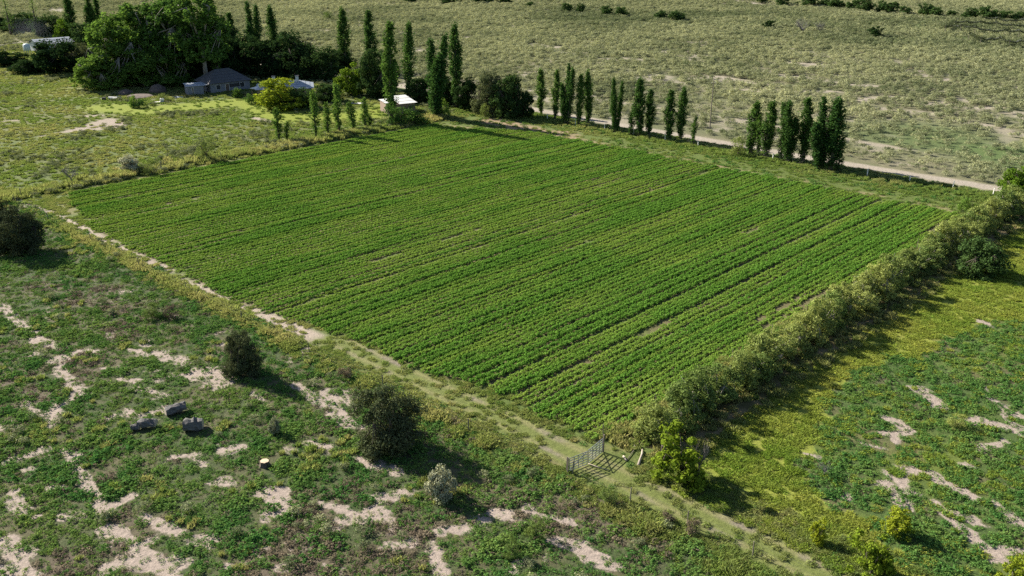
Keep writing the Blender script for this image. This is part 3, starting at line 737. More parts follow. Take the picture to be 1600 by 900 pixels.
# ------------------------------------------------------------------ trees
def crown_mesh(name, P, D, size, mat, rng, aspect=0.6):
    return leaf_mesh(name, np.concatenate(P), np.concatenate(D), np.concatenate(size), mat, rng, aspect)
def build_poplar(seed, h=14.0, w=1.15, stems=1, base=0.05, mat='poplar', leaf=0.30, per=30, nb=80):
    """upswept column; several stems make a wider, forked crown"""
    rng = np.random.default_rng(seed)
    P, D, S = [], [], []
    tb = MB()
    for s in range(stems):
        a = rng.uniform(0, 6.28)
        off = 0 if stems == 1 else rng.uniform(0.55, 1.0) * w
        hs = h * (1.0 if s == 0 else rng.uniform(0.62, 0.96))
        ox, oy = off * math.cos(a), off * math.sin(a)
        ws = w * (1.0 if stems == 1 else rng.uniform(0.45, 0.65))
        bendx, bendy = rng.normal(0, 0.25, 2)
        def axis(z):
            t = np.clip(z / hs, 0, 1)
            return np.stack([ox * (0.25 + 0.9 * t) + bendx * t * t, oy * (0.25 + 0.9 * t) + bendy * t * t, z], -1)
        zz = np.linspace(0, hs * 0.93, 8)
        tb.tube(axis(zz), [max(0.015, (0.016 * hs) * (1 - z / hs)) for z in zz], 7)
        for b in range(nb):
            t = base + (1 - base) * (b + rng.random()) / nb
            prof = (min(1, (t + 0.06) / 0.48) ** 0.8) * max(0.04, 1 - t) ** 0.55
            r = ws * prof * rng.uniform(0.40, 1.25)
            ph = rng.uniform(0, 6.28)
            z0 = t * hs * 0.90
            L = r * rng.uniform(1.6, 2.6)
            z1 = min(z0 + L, hs * rng.uniform(0.97, 1.0))
            A0 = axis(np.array([z0]))[0]; A1 = axis(np.array([z1]))[0] + np.array([r * math.cos(ph), r * math.sin(ph), 0])
            k = max(8, int(per * (0.4 + prof)))
            f = rng.uniform(0.15, 1.05, k) ** 0.8
            curve = np.sqrt(f)
            c = A0[None] * (1 - f[:, None]) + A1[None] * f[:, None]
            c[:, 0] += (curve - f) * r * math.cos(ph) * 0.7; c[:, 1] += (curve - f) * r * math.sin(ph) * 0.7
            P.append(c + rng.normal(0, 1, (k, 3)) * np.array([0.13, 0.13, 0.2]) * (0.6 + w * 0.5))
            D.append(np.array([math.cos(ph), math.sin(ph), 0.35]) * 0.7 + rng.normal(0, 0.75, (k, 3)))
            S.append(leaf * rng.uniform(0.6, 1.25, k))
            if b % 4 == 0 and t < 0.8:
                tb.tube([A0, (A0 + A1) / 2 + np.array([r * 0.15 * math.cos(ph), r * 0.15 * math.sin(ph), 0]), A1], [0.05, 0.03, 0.012], 4)
    return tb.mesh('trunk', MAT['bark'], True), crown_mesh('crown', P, D, S, MAT[mat], rng)

def build_broad(seed, h=8.0, r=4.0, base=0.2, mat='dark', leaf=0.28, clumps=70, per=90, bark='bark', flat=1.0, lump=0.24, airy=0.0, upswept=0.0, lobes=7):
    """domed crown of many leaf clumps on forking limbs"""
    rng = np.random.default_rng(seed)
    P, D, S = [], [], []
    tb = MB()
    zb = h * base
    cz, rz = (h + zb) / 2, (h - zb) / 2
    fork = np.array([rng.normal(0, 0.05 * r), rng.normal(0, 0.05 * r), zb + rz * 0.35])
    tb.tube([(0, 0, -0.1), (fork[0] * 0.5, fork[1] * 0.5, fork[2] * 0.5), tuple(fork)], [0.017 * h + 0.06, 0.014 * h + 0.04, 0.011 * h + 0.03], 8)
    nlimb = 7
    limbs = []
    for i in range(nlimb):
        a = 6.28 * (i + rng.random() * 0.7) / nlimb
        e = np.array([math.cos(a) * r * 0.55, math.sin(a) * r * 0.55, cz + rz * rng.uniform(-0.1, 0.55)])
        mid = (fork + e) / 2 + np.array([0, 0, rz * 0.12])
        tb.tube([tuple(fork), tuple(mid), tuple(e)], [0.008 * h + 0.02, 0.006 * h + 0.012, 0.003 * h], 6)
        limbs.append(e)
    limbs = np.array(limbs)
    nlob = lobes
    lob_c, lob_r = [], []
    for j in range(nlob):
        a = 6.28 * (j + rng.uniform(-.3, .3)) / nlob; q0 = rng.uniform(0.30, 0.58) * r
        lob_r.append(rng.uniform(0.40, 0.62) * r)
        lob_c.append(np.array([q0 * math.cos(a), q0 * math.sin(a), 0]))
        zlo, zhi = zb + lob_r[-1] * 0.55 * rz / r, h - lob_r[-1] * rz / r
        lob_c[-1][2] = min(zlo, zhi) + abs(zhi - zlo) * (0.0 if j % 3 == 0 else 0.35 if j % 3 == 1 else 0.8) * rng.uniform(0.6, 1.2)
    lob_c.append(np.array([0, 0, h - 0.62 * rz])); lob_r.append(0.60 * r)
    for i in range(clumps):
        a = rng.uniform(0, 6.28)
        ct = rng.uniform(-0.75, 1.0)
        st = math.sqrt(max(0, 1 - ct * ct))
        j = rng.integers(0, nlob + 1)
        rad = rng.uniform(0.45, 1.0) ** 0.5 * rng.uniform(0.82, 1.10)
        c = lob_c[j] + np.array([math.cos(a) * st * lob_r[j] * rad, math.sin(a) * st * lob_r[j] * rad, ct * lob_r[j] * rad * min(1.0, rz / r) * flat])
        c *= np.array([1 - lump * 0.35, 1 - lump * 0.35, 1]); c[2] = max(c[2], 0.15 + 0.04 * h)
        cr = lump * 0.85 * r * rng.uniform(0.6, 1.25) * (1 - 0.3 * airy)
        k = int(per * rng.uniform(0.6, 1.3))
        d = rng.normal(size=(k, 3)); d /= np.linalg.norm(d, axis=1, keepdims=True)
        q_ = cr * rng.uniform(0.35, 1.05, (k, 1)) ** 0.6
        pts = c + d * q_ * np.array([1, 1, 0.75])
        if upswept: pts[:, 2] += upswept * np.abs(rng.normal(0, 1, k)) * cr
        P.append(pts); D.append(d + np.array([0, 0, 0.35]) + rng.normal(0, 0.55, (k, 3))); S.append(leaf * rng.uniform(0.6, 1.3, k))
        if i % 3 == 0:
            e = limbs[np.argmin(np.linalg.norm(limbs - c, axis=1))]
            tb.tube([tuple(e), tuple((e + c) / 2 + rng.normal(0, 0.03 * r, 3)), tuple(c)], [0.005 * h, 0.0035 * h, 0.002 * h], 4)
    crown = crown_mesh('crown', P, D, S, MAT[mat], rng)
    return tb.mesh('trunk', MAT[bark], True), crown
def build_bare(seed, h=3.0, r=2.0, n=16):
    """leafless twiggy crown"""
    rng = np.random.default_rng(seed)
    tb, cb = MB(), MB()
    tb.tube([(0, 0, -0.05), (0.02 * r, 0, h * 0.25)], [0.035 * h, 0.025 * h], 6)
    for i in range(n):
        a = rng.uniform(0, 6.28); rr_ = r * rng.uniform(0.4, 1.0)
        e = np.array([rr_ * math.cos(a), rr_ * math.sin(a), h * rng.uniform(0.55, 1.0)])
        m_ = np.array([e[0] * 0.45, e[1] * 0.45, h * 0.45])
        cb.tube([(0, 0, h * 0.2), tuple(m_), tuple(e)], [0.014 * h, 0.010 * h, 0.003 * h], 4)
        for j in range(9):
            t = rng.uniform(0.3, 1); p = m_ * (1 - t) + e * t
            q_ = p + rng.normal(0, 0.22 * r, 3) + np.array([0, 0, 0.12 * h])
            cb.tube([tuple(p), tuple((p + q_) / 2 + rng.normal(0, 0.03 * r, 3)), tuple(q_)], [0.006 * h, 0.004 * h, 0.002 * h], 3)
    return tb.mesh('trunk', MAT['twig']), cb.mesh('crown', MAT['twig'])

KIND = {}
def kind(name, builder, h, r, variants):
    KIND[name] = (h, r, [builder(s) for s in variants])
kind('poplar', lambda s: build_poplar(s, 14, 1.25, 1, leaf=0.31, per=56, nb=95), 14, 1.25, (1, 2, 3, 4))
kind('poplar_forked', lambda s: build_poplar(s, 14, 1.65, 3, nb=78, per=50, leaf=0.31), 14, 2.1, (11, 12, 13))
kind('poplar_young', lambda s: build_poplar(s, 8, 0.8, 1, 0.06, leaf=0.27, per=26, nb=55), 8, 0.85, (21, 22, 23))
kind('poplar_sparse', lambda s: build_poplar(s, 14, 1.2, 1, 0.1, leaf=0.20, per=9, nb=80), 14, 1.4, (25, 26))
kind('cottonwood', lambda s: build_broad(s, 18, 6.0, 0.02, 'cotton', 0.60, 180, 80, 'pale_bark', lump=0.21, airy=0.3, upswept=0.6), 18, 6.0, (31, 32, 33))
kind('cottonwood_tall', lambda s: build_broad(s, 24, 6.5, 0.24, 'cotton', 0.60, 190, 80, 'pale_bark', lump=0.20, airy=0.3, upswept=0.6), 24, 6.5, (34, 35))
kind('broadleaf', lambda s: build_broad(s, 9, 5.0, 0.03, 'dark', 0.46, 130, 85, lump=0.25), 9, 5.0, (41, 42, 43))
kind('yellow_tree', lambda s: build_broad(s, 7, 4.6, 0.02, 'yellow', 0.42, 110, 85, lump=0.25), 7, 4.6, (51, 52))
kind('olive', lambda s: build_broad(s, 5.2, 3.1, 0.0, 'olive', 0.165, 190, 170, lump=0.24), 5.2, 3.1, (61, 62, 63))
kind('hedge', lambda s: build_broad(s, 3.6, 2.1, 0.06, 'hedge', 0.165, 80, 110, 'pale_bark', lump=0.28, airy=0.2), 3.6, 2.1, (71, 72, 73, 74, 75))
kind('hedge_olive', lambda s: build_broad(s, 3.8, 2.0, 0.05, 'hedge', 0.165, 80, 115, 'pale_bark', lump=0.28), 3.8, 2.0, (77, 78))
kind('shrub', lambda s: build_broad(s, 2.2, 1.5, 0.0, 'cotton', 0.14, 40, 70, lump=0.3), 2.2, 1.5, (81, 82))
kind('olive_shrub', lambda s: build_broad(s, 2.0, 1.4, 0.0, 'hedge', 0.10, 40, 80, lump=0.3), 2.0, 1.4, (83, 84))
kind('small_yellow', lambda s: build_broad(s, 3.6, 1.9, 0.04, 'yellow', 0.22, 60, 70, lump=0.26, airy=0.4), 3.6, 1.9, (85, 86, 87))
kind('pale_shrub', lambda s: build_broad(s, 1.8, 1.2, 0.0, 'pale', 0.12, 60, 150, lump=0.28, upswept=0.3), 1.8, 1.2, (88,))
kind('dead_shrub', lambda s: build_broad(s, 1.2, 1.0, 0.0, 'dead', 0.08, 40, 60, lump=0.3), 1.2, 1.0, (89,))
kind('far_tree', lambda s: build_broad(s, 5.0, 3.4, 0.12, 'dark', 0.5, 70, 50, lump=0.28), 5.0, 3.4, (91, 92, 93))
kind('bare_tree', lambda s: build_bare(s, 5.0, 3.4, 20), 5.0, 3.4, (95, 96))
kind('bare_bush', lambda s: build_bare(s, 2.2, 1.3, 16), 2.2, 1.3, (97,))
_kn = {}
def tree(kd, name, x, y, ytop, half, label, cat='tree', group=None, tint=0.5, hgt=None, lean=(0, 0)):
    """x, y foot in the photograph, ytop its top, half its half width there (all in photograph pixels, turned to metres)"""
    h0, r0, var = KIND[kd]
    i = _kn.get(kd, 0); _kn[kd] = i + 1
    tm, cm = var[i % len(var)]
    p = at(x, y)
    h = hgt if hgt else height(x, y, ytop)
    r = half / ppm(p)
    e = empty(name, (p[0], p[1], 0), (i * 2.399) % 6.283)
    e.rotation_euler[0], e.rotation_euler[1] = lean
    e.scale = (r / r0, r / r0, h / h0)
    tag(e, label, cat, group)
    link('trunk', tm, e)
    c = link('crown', cm, e)
    c['tint'] = float(tint)
    return e
ORD = ['first', 'second', 'third', 'fourth', 'fifth', 'sixth', 'seventh', 'eighth', 'ninth', 'tenth', 'eleventh', 'twelfth', 'thirteenth', 'fourteenth', 'fifteenth', 'sixteenth', 'seventeenth', 'eighteenth', 'nineteenth', 'twentieth',
       'twenty-first', 'twenty-second', 'twenty-third', 'twenty-fourth', 'twenty-fifth', 'twenty-sixth', 'twenty-seventh', 'twenty-eighth', 'twenty-ninth', 'thirtieth', 'thirty-first', 'thirty-second', 'thirty-third', 'thirty-fourth', 'thirty-fifth']
# poplars along the dirt road, in order from the farm
road_row = [('poplar', 846, 178, 103, 8, .55), ('poplar', 867, 186, 102, 7, .45), ('poplar_forked', 884, 194, 92, 12, .1), ('poplar', 904, 196, 111, 7, .6), ('poplar', 919, 195, 104, 8, .35),
  ('poplar_forked', 962, 206, 114, 10, .2), ('poplar_young', 985, 211, 164, 7, .2), ('poplar', 998, 213, 115, 10, .25), ('poplar', 1014, 211, 133, 8, .2), ('poplar', 1045, 220, 134, 9, .3), ('poplar', 1063, 219, 130, 9, .3), ('poplar_young', 1083, 227, 180, 6, .6),
  ('poplar', 1172, 241, 153, 12, .45), ('poplar', 1195, 246, 150, 12, .4), ('poplar_young', 1184, 244, 175, 7, .6), ('poplar_forked', 1232, 252, 148, 15, .2), ('poplar', 1254, 254, 147, 12, .25), ('poplar_young', 1219, 250, 200, 7, .5),
  ('poplar_forked', 1281, 265, 144, 17, .05), ('poplar', 1297, 268, 146, 15, .05), ('poplar_young', 1310, 268, 214, 8, .15)]
road_row.sort(key=lambda t: t[1])
for i, (kd, x, y, yt, hw, ti) in enumerate(road_row):
    hw *= 1.3 if x < 1150 else (1.35 if kd == 'poplar_forked' else 1.25)
    nm = {'poplar': 'slender poplar', 'poplar_forked': 'broad forked dark poplar', 'poplar_young': 'short young poplar'}[kd]
    tree(kd, 'poplar_tree', x, y, yt, hw, f'{nm}, {ORD[i]} from the farm in the dirt-road row', 'tree', 'poplars along the dirt road', ti, lean=((i * 37 % 11 - 5) * 0.008, (0.07 if i > 18 else 0) + (i * 53 % 13 - 6) * 0.008))
# tall poplars by the farm
for i, (kd, x, y, yt, hw, ti, lab) in enumerate([
  ('poplar', 117, 64, -16, 8, .1, 'dark poplar behind the far grey-roofed house, first in front of the plain'), ('poplar_forked', 153, 66, -18, 12, .15, 'forked dark poplar rising above the light green grove, next to a narrower poplar'),
  ('poplar_sparse', 18, 58, -12, 8, .9, 'thin grey-green poplar near the picture corner behind the far house'), ('poplar_sparse', 60, 60, -10, 9, .9, 'thin sparse poplar standing over the smoke by the far house'), ('poplar', -2, 50, 12, 8, .1, 'dark poplar cut by the picture edge behind the bright far lawn'),
  ('poplar', 216, 124, -4, 12, .8, 'light green upswept poplar inside the cottonwood grove, its lightest spire'), ('poplar', 262, 122, -10, 12, .6, 'green upswept poplar rising from the middle of the grove'), ('poplar_forked', 302, 122, -14, 14, .4, 'forked poplar in the grove above the garden shed'), ('poplar', 341, 124, -12, 12, .7, 'light poplar at the house end of the grove'), ('poplar', 176, 126, 24, 11, .9, 'short light poplar at the pasture end of the grove'),
  ('poplar', 366, 88, 15, 8, .1, 'short dark poplar top showing between cottonwood and tall poplar'), ('poplar_forked', 404, 104, -6, 13, .05, 'very dark tall poplar rising behind the dark-roofed house'), ('poplar', 432, 100, 3, 9, .1, 'narrow dark poplar beside the tallest one behind the houses'),
  ('poplar', 541, 112, 5, 10, .3, 'lone tall poplar between dark trees and yellow-green tree'), ('poplar', 581, 112, 8, 10, .2, 'tall poplar rising behind the round olive-yellow tree'), ('poplar', 612, 188, 22, 13, .45, 'tall sunlit poplar in front of the small white-roofed building'),
  ('poplar', 640, 152, 27, 10, .25, 'tall poplar just behind the small white-roofed building'), ('poplar_forked', 677, 183, 42, 21, .05, 'thick forked dark poplar at the far corner of the crop'), ('poplar', 713, 168, 28, 11, .2, 'slim tall poplar standing alone past the forked corner poplar')]):
    tree(kd, 'poplar_tree', x, y, yt, hw * 1.3, lab, 'tree', 'tall poplars by the farm', ti)
for i, (x, y, yt, hw) in enumerate([(436, 219, 164, 9), (448, 218, 188, 6), (494, 214, 139, 8), (513, 210, 156, 7), (530, 209, 127, 9), (552, 203, 157, 8), (571, 199, 149, 7), (578, 197, 175, 6)]):
    tree('poplar_young', 'young_poplar_tree', x, y, yt, hw * 1.3, f'young slim green poplar, {ORD[i]} along the bank counted towards the forked corner poplar', 'tree', 'young poplars on the bank', .75)
# grove and farm trees
for kd, nm, x, y, yt, hw, ti, lab in [
  ('cottonwood', 'cottonwood_tree', 150, 140, 86, 30, 1.0, 'low bright green cottonwood sapling at the grove edge by the pasture'), ('cottonwood', 'cottonwood_tree', 178, 135, 56, 40, .75, 'light green cottonwood on the pasture side of the grove'),
  ('cottonwood', 'cottonwood_tree', 206, 132, 4, 44, .55, 'tall green cottonwood with upswept boughs in the grove, behind the light one'), ('cottonwood', 'cottonwood_tree', 250, 130, 22, 42, .3, 'cottonwood in the middle of the grove above its darkest shade'),
  ('cottonwood_tall', 'cottonwood_tree', 282, 131, -14, 40, .1, 'very tall dark cottonwood in the grove reaching the picture edge'), ('cottonwood_tall', 'cottonwood_tree', 324, 135, -22, 46, .35, 'very tall airy cottonwood above the parked white car'),
  ('cottonwood', 'cottonwood_tree', 226, 134, 66, 38, .55, 'round lower cottonwood in front of the grove shade'), ('cottonwood', 'cottonwood_tree', 268, 134, 66, 36, .35, 'lower cottonwood in the grove nearest the garden mounds'), ('cottonwood', 'cottonwood_tree', 300, 103, 60, 28, .5, 'small cottonwood just behind the parked white car'),
  ('cottonwood_tall', 'cottonwood_tree', 246, 127, -6, 42, .2, 'tall cottonwood rising behind the middle of the grove'), ('cottonwood', 'cottonwood_tree', 188, 122, 22, 40, .5, 'cottonwood filling the back of the grove behind the light green ones'), ('broadleaf', 'broadleaf_tree', 300, 120, 58, 34, .2, 'dark tree in the deep shade between grove and dark roof'),
  ('broadleaf', 'broadleaf_tree', 262, 112, 24, 40, .15, 'tall dark tree at the back of the grove behind the middle cottonwoods'), ('broadleaf', 'broadleaf_tree', 312, 110, 22, 38, .1, 'tall dark tree behind the airy cottonwood and parked car'), ('broadleaf', 'broadleaf_tree', 348, 108, 26, 34, .2, 'tall dark tree below the short dark poplar top'),
  ('broadleaf', 'broadleaf_tree', 350, 118, 56, 32, .3, 'dark broadleaf tree between airy cottonwood and the dark roof'), ('broadleaf', 'broadleaf_tree', 385, 114, 48, 36, .1, 'dark broadleaf tree directly behind the dark-roofed house'), ('broadleaf', 'broadleaf_tree', 420, 118, 58, 38, .1, 'dark broadleaf tree below the two tall dark poplars'),
  ('broadleaf', 'broadleaf_tree', 460, 120, 50, 40, .15, 'large dark broadleaf tree behind the pale-roofed house'), ('broadleaf', 'broadleaf_tree', 498, 124, 66, 36, .4, 'green broadleaf tree between pale-roofed house and lone poplar'), ('broadleaf', 'broadleaf_tree', 530, 112, 74, 26, .25, 'dark broadleaf tree at the foot of the lone tall poplar'),
  ('broadleaf', 'broadleaf_tree', 474, 124, 96, 24, .6, 'grey-green low tree behind the chimneys of the pale-roofed house'), ('yellow_tree', 'yellow_green_tree', 438, 167, 120, 40, .6, 'bright yellow-green round tree in front of the pale-roofed house'), ('broadleaf', 'broadleaf_tree', 472, 168, 134, 24, .75, 'dark green round tree joined to the bright yellow-green one'),
  ('broadleaf', 'broadleaf_tree', 512, 158, 128, 24, .7, 'low spreading green tree behind the young poplars'), ('yellow_tree', 'olive_yellow_tree', 550, 148, 98, 24, .1, 'round olive-yellow tree beside the shaded yard'), ('broadleaf', 'broadleaf_tree', 588, 152, 76, 28, .45, 'dark tall tree right behind the round olive-yellow one'),
  ('broadleaf', 'broadleaf_tree', 606, 140, 96, 20, .3, 'dark tree at the foot of the sunlit poplar'), ('broadleaf', 'broadleaf_tree', 655, 160, 118, 20, .2, 'dark tree squeezed between the two poplars by the white roof'), ('broadleaf', 'broadleaf_tree', 696, 164, 118, 18, .2, 'dark tree between forked corner poplar and slim poplar'),
  ('broadleaf', 'broadleaf_tree', 730, 170, 116, 20, .25, 'dark tree at the foot of the slim tall poplar'), ('olive', 'grey_green_tree', 766, 178, 110, 28, .7, 'grey-green tree at the end of the tall poplars by the road'), ('broadleaf', 'broadleaf_tree', 795, 182, 112, 28, .7, 'bluish green tree next to the grey-green one by the road'), ('broadleaf', 'broadleaf_tree', 816, 184, 142, 18, .2, 'low dark tree beside the first roadside poplar'),
  ('broadleaf', 'broadleaf_tree', 90, 112, 56, 38, .05, 'big dark round tree in front of the far grey-roofed house'), ('olive', 'grey_green_tree', 128, 104, 66, 22, .6, 'grey-green tree between big dark tree and the grove'), ('broadleaf', 'broadleaf_tree', 42, 114, 93, 22, .3, 'low dark green tree nearest the pasture, below the far house'),
  ('broadleaf', 'broadleaf_tree', 22, 100, 82, 20, .2, 'flat dark tree beside the low green one near the picture edge'), ('broadleaf', 'broadleaf_tree', 2, 104, 76, 14, .1, 'dark tree cut by the picture edge below the bright lawn'), ('broadleaf', 'broadleaf_tree', 146, 74, 32, 28, .8, 'olive-green tree behind the far grey-roofed house'),
  ('broadleaf', 'broadleaf_tree', 36, 52, 20, 28, .6, 'green tree behind the bright lawn, below the thin poplars'), ('broadleaf', 'broadleaf_tree', 78, 58, 20, 26, .5, 'green tree behind the smoke by the far house'), ('yellow_tree', 'olive_yellow_tree', 104, 62, 28, 15, .0, 'olive-yellow tree beside the narrow dark poplar at the far house'), ('broadleaf', 'broadleaf_tree', 4, 50, 26, 20, .15, 'dark tree at the picture edge above the bright lawn')]:
    tree(kd, nm, x, y, yt, hw * 1.15, lab, 'tree', 'trees around the farm', ti)
# olives on the open ground
tree('olive', 'olive_tree', 610, 699, 606, 60, 'large round dark olive tree standing on the fence line nearest the gate', 'tree', tint=.35)
tree('olive', 'olive_tree', 381, 583, 514, 33, 'compact round dark olive tree beside a bare sand patch', 'tree', tint=.3)
tree('olive', 'olive_tree', 34, 392, 322, 41, 'wide dark olive tree at the corner of the sandy ditch', 'tree', tint=.05)
tree('olive', 'olive_tree', -8, 372, 296, 26, 'dark olive tree cut by the picture edge beside the wide one', 'tree', tint=.05)
# hedge row
hr = np.random.default_rng(77)
hu = 5.2; i = 0
while hu < 103:
    vv = -4.6 + hr.normal(0, 0.35)
    p = W(hu, vv)
    kd = 'hedge_olive' if hr.random() < 0.2 else 'hedge'
    x, y = screen(p[0], p[1], 0)
    rad = hr.uniform(2.0, 2.75)
    ol = kd == 'hedge_olive'
    tree(kd, 'hedge_tree', x, y, 0, rad * ppm(p), f'{"dark" if ol else "pale"} olive-green hedge tree, {ORD[i]} from the gate in the row beside the crop', 'tree', 'hedge trees beside the crop', (0.05 if ol else hr.uniform(0.3, 0.9)), hr.uniform(3.0, 4.5))
    hu += hr.uniform(2.5, 3.6); i += 1
for kd, nm, x, y, yt, hw, ti, lab in [
  ('small_yellow', 'leafy_tree', 1060, 750, 672, 52, .3, 'bright yellow-green leafy tree at the gate end of the hedge'), ('broadleaf', 'leafy_tree', 1532, 428, 374, 38, 1.0, 'broad leafy green tree standing out of the hedge row on the meadow side'),
  ('small_yellow', 'leafy_tree', 1400, 833, 792, 26, .75, 'small yellow spreading tree with dark branches in the meadow'), ('small_yellow', 'leafy_tree', 1277, 848, 806, 15, .85, 'tiny yellow sapling beside the mown track'), ('small_yellow', 'leafy_tree', 1360, 897, 832, 34, .3, 'green bushy young tree at the bottom edge by the track'),
  ('small_yellow', 'leafy_tree', 1585, 915, 868, 26, .6, 'yellow-green bush in the picture corner of the meadow'), ('yellow_tree', 'leafy_tree', 1592, 306, 258, 32, .0, 'big green tree where the hedge meets the dirt road')]:
    tree(kd, nm, x, y, yt, hw, lab, 'tree', None, ti)
# single shrubs
for kd, nm, x, y, yt, hw, ti, lab in [
  ('pale_shrub', 'pale_shrub', 689, 778, 732, 27, .6, 'pale silvery shrub standing alone in front of the large olive tree shadow'), ('pale_shrub', 'pale_shrub', 430, 678, 655, 11, .2, 'small grey-green shrub between the log pieces and the large olive'),
  ('olive_shrub', 'round_shrub', 238, 497, 474, 17, .0, 'round green shrub touching a brown dried one'), ('dead_shrub', 'dried_shrub', 268, 497, 478, 16, .3, 'round brown dried shrub next to a green one'), ('olive_shrub', 'round_shrub', 322, 250, 209, 20, .3, 'tall green bush on the bank of the field'),
  ('pale_shrub', 'pampas_clump', 205, 268, 244, 20, .9, 'whitish plume grass clump on the bank of the field'), ('olive_shrub', 'round_shrub', 232, 272, 248, 18, .3, 'green bush beside the whitish plume grass clump'), ('bare_bush', 'bare_bush', 112, 285, 258, 15, .5, 'grey twiggy bush on the bank near the sandy ditch'), ('dead_shrub', 'dried_shrub', 540, 590, 572, 16, .8, 'brown dried bush in the fence grass above the large olive'),
  ('shrub', 'leafy_shrub', 372, 152, 136, 11, .6, 'green shrub in front of the dark-roofed house wall'), ('shrub', 'leafy_shrub', 394, 162, 144, 14, .3, 'dark green shrub between the two farmhouses'), ('shrub', 'leafy_shrub', 618, 196, 160, 26, .1, 'grey-green bush against the brick wall of the small building'), ('shrub', 'leafy_shrub', 646, 194, 162, 28, .3, 'green bush in front of the small white roof'),
  ('shrub', 'leafy_shrub', 692, 182, 153, 15, 1.0, 'bright green bush beside the forked corner poplar'), ('olive_shrub', 'round_shrub', 758, 184, 160, 11, .3, 'grey bush below the grey-green tree by the road'), ('olive_shrub', 'round_shrub', 1152, 243, 212, 17, .5, 'greyish round bush at the foot of the roadside poplars'), ('olive_shrub', 'round_shrub', 515, 34, 17, 10, .0, 'round dark bush alone on the plain above the farm'),
  ('bare_bush', 'bare_bush', 1092, 738, 692, 18, .5, 'leafless grey bush behind the bright yellow-green tree'), ('olive_shrub', 'round_shrub', 950, 786, 762, 18, .1, 'dark green bush on the fence line below the gate'), ('dead_shrub', 'dried_shrub', 1080, 832, 812, 15, .9, 'brown dried bush on the fence line beside the mown track'), ('dead_shrub', 'dried_shrub', 1045, 815, 800, 13, .4, 'dark dried bush on the fence line nearer the gate'),
  ('shrub', 'leafy_shrub', 1510, 332, 308, 16, .9, 'yellow-green bush at the far corner of the crop'), ('olive_shrub', 'round_shrub', 800, 870, 838, 16, .0, 'dark rounded shrub in the weeds at the bottom edge'), ('olive_shrub', 'round_shrub', 790, 155, 150, 4, .0, 'small bush at the foot of the bluish green tree'), ('olive_shrub', 'round_shrub', 835, 838, 806, 20, .1, 'dark shrub on bare soil below the gate'),
  ('olive_shrub', 'round_shrub', 1495, 668, 648, 17, .9, 'yellowish dry shrub in the dark green meadow weeds'), ('bare_bush', 'bare_bush', 1288, 742, 722, 13, .5, 'grey twiggy bush at the edge of the yellow meadow grass'),
  ('shrub', 'leafy_shrub', 208, 168, 146, 8, 1.0, 'yellow-green shrub beside the garden mounds'), ('shrub', 'leafy_shrub', 218, 168, 152, 13, .1, 'dark shrub beside the garden mounds'), ('olive_shrub', 'round_shrub', 256, 158, 145, 12, .4, 'grey-green shrub between garden mound and shed')]:
    tree(kd, nm, x, y, yt, hw, lab, 'shrub', None, ti)
# far trees on the plain
far = [(829, 11, 3, 9), (886, 19, 4, 10), (907, 20, 5, 8), (948, 25, 9, 11), (970, 26, 10, 12), (1033, 31, 16, 13), (1057, 34, 17, 14)]
for i, (x, y, yt, hw) in enumerate(far):
    tree('far_tree', 'plain_tree', x, y, yt, hw, f'small dark plain tree, {ORD[i]} of seven in the broken line above the roadside poplars', 'tree', 'broken line of trees on the plain', .8)
for x, y, yt, hw, kd, lab in [(1200, 47, 31, 10, 'far_tree', 'small grey-green tree alone on the green part of the plain'), (1254, 52, 31, 14, 'bare_tree', 'leafless grey tree, wider of a pair on the plain'), (1281, 54, 34, 11, 'bare_tree', 'leafless grey tree, narrower of a pair on the plain'), (1368, 60, 41, 13, 'far_tree', 'lone greyish tree on the plain between leafless pair and trellis')]:
    tree(kd, 'plain_tree', x, y, yt, hw, lab, 'tree', None, .3)
far = [(1190, 5, -8, 10), (1222, 9, -6, 12), (1248, 8, 2, 8), (1263, 11, -6, 14), (1288, 11, -4, 12), (1305, 14, -4, 15), (1333, 16, 0, 12), (1352, 18, -2, 15), (1377, 19, 1, 12), (1394, 20, 3, 13), (1414, 23, 9, 10), (1445, 25, 5, 13), (1463, 27, 11, 11), (1487, 26, 16, 9), (1516, 30, 12, 13), (1541, 32, 10, 15), (1568, 33, 16, 13), (1592, 34, 18, 13), (1618, 35, 17, 13)]
for i, (x, y, yt, hw) in enumerate(far):
    tree('far_tree', 'track_tree', x, y, yt, hw, f'dark round tree, {ORD[i]} along the far pale track, counted towards the trellis', 'tree', 'trees beside the far track', .75 if i not in (12, 16) else 1.0)
for i, x in enumerate((700, 722, 748, 768, 790, 640)):
    tree('far_tree', 'plain_tree', x, 6 - i % 2, -6, 13, f'dark tree at the top edge, {ORD[i]} of a clump above the slim poplar', 'tree', 'clump of trees at the top edge', .5)

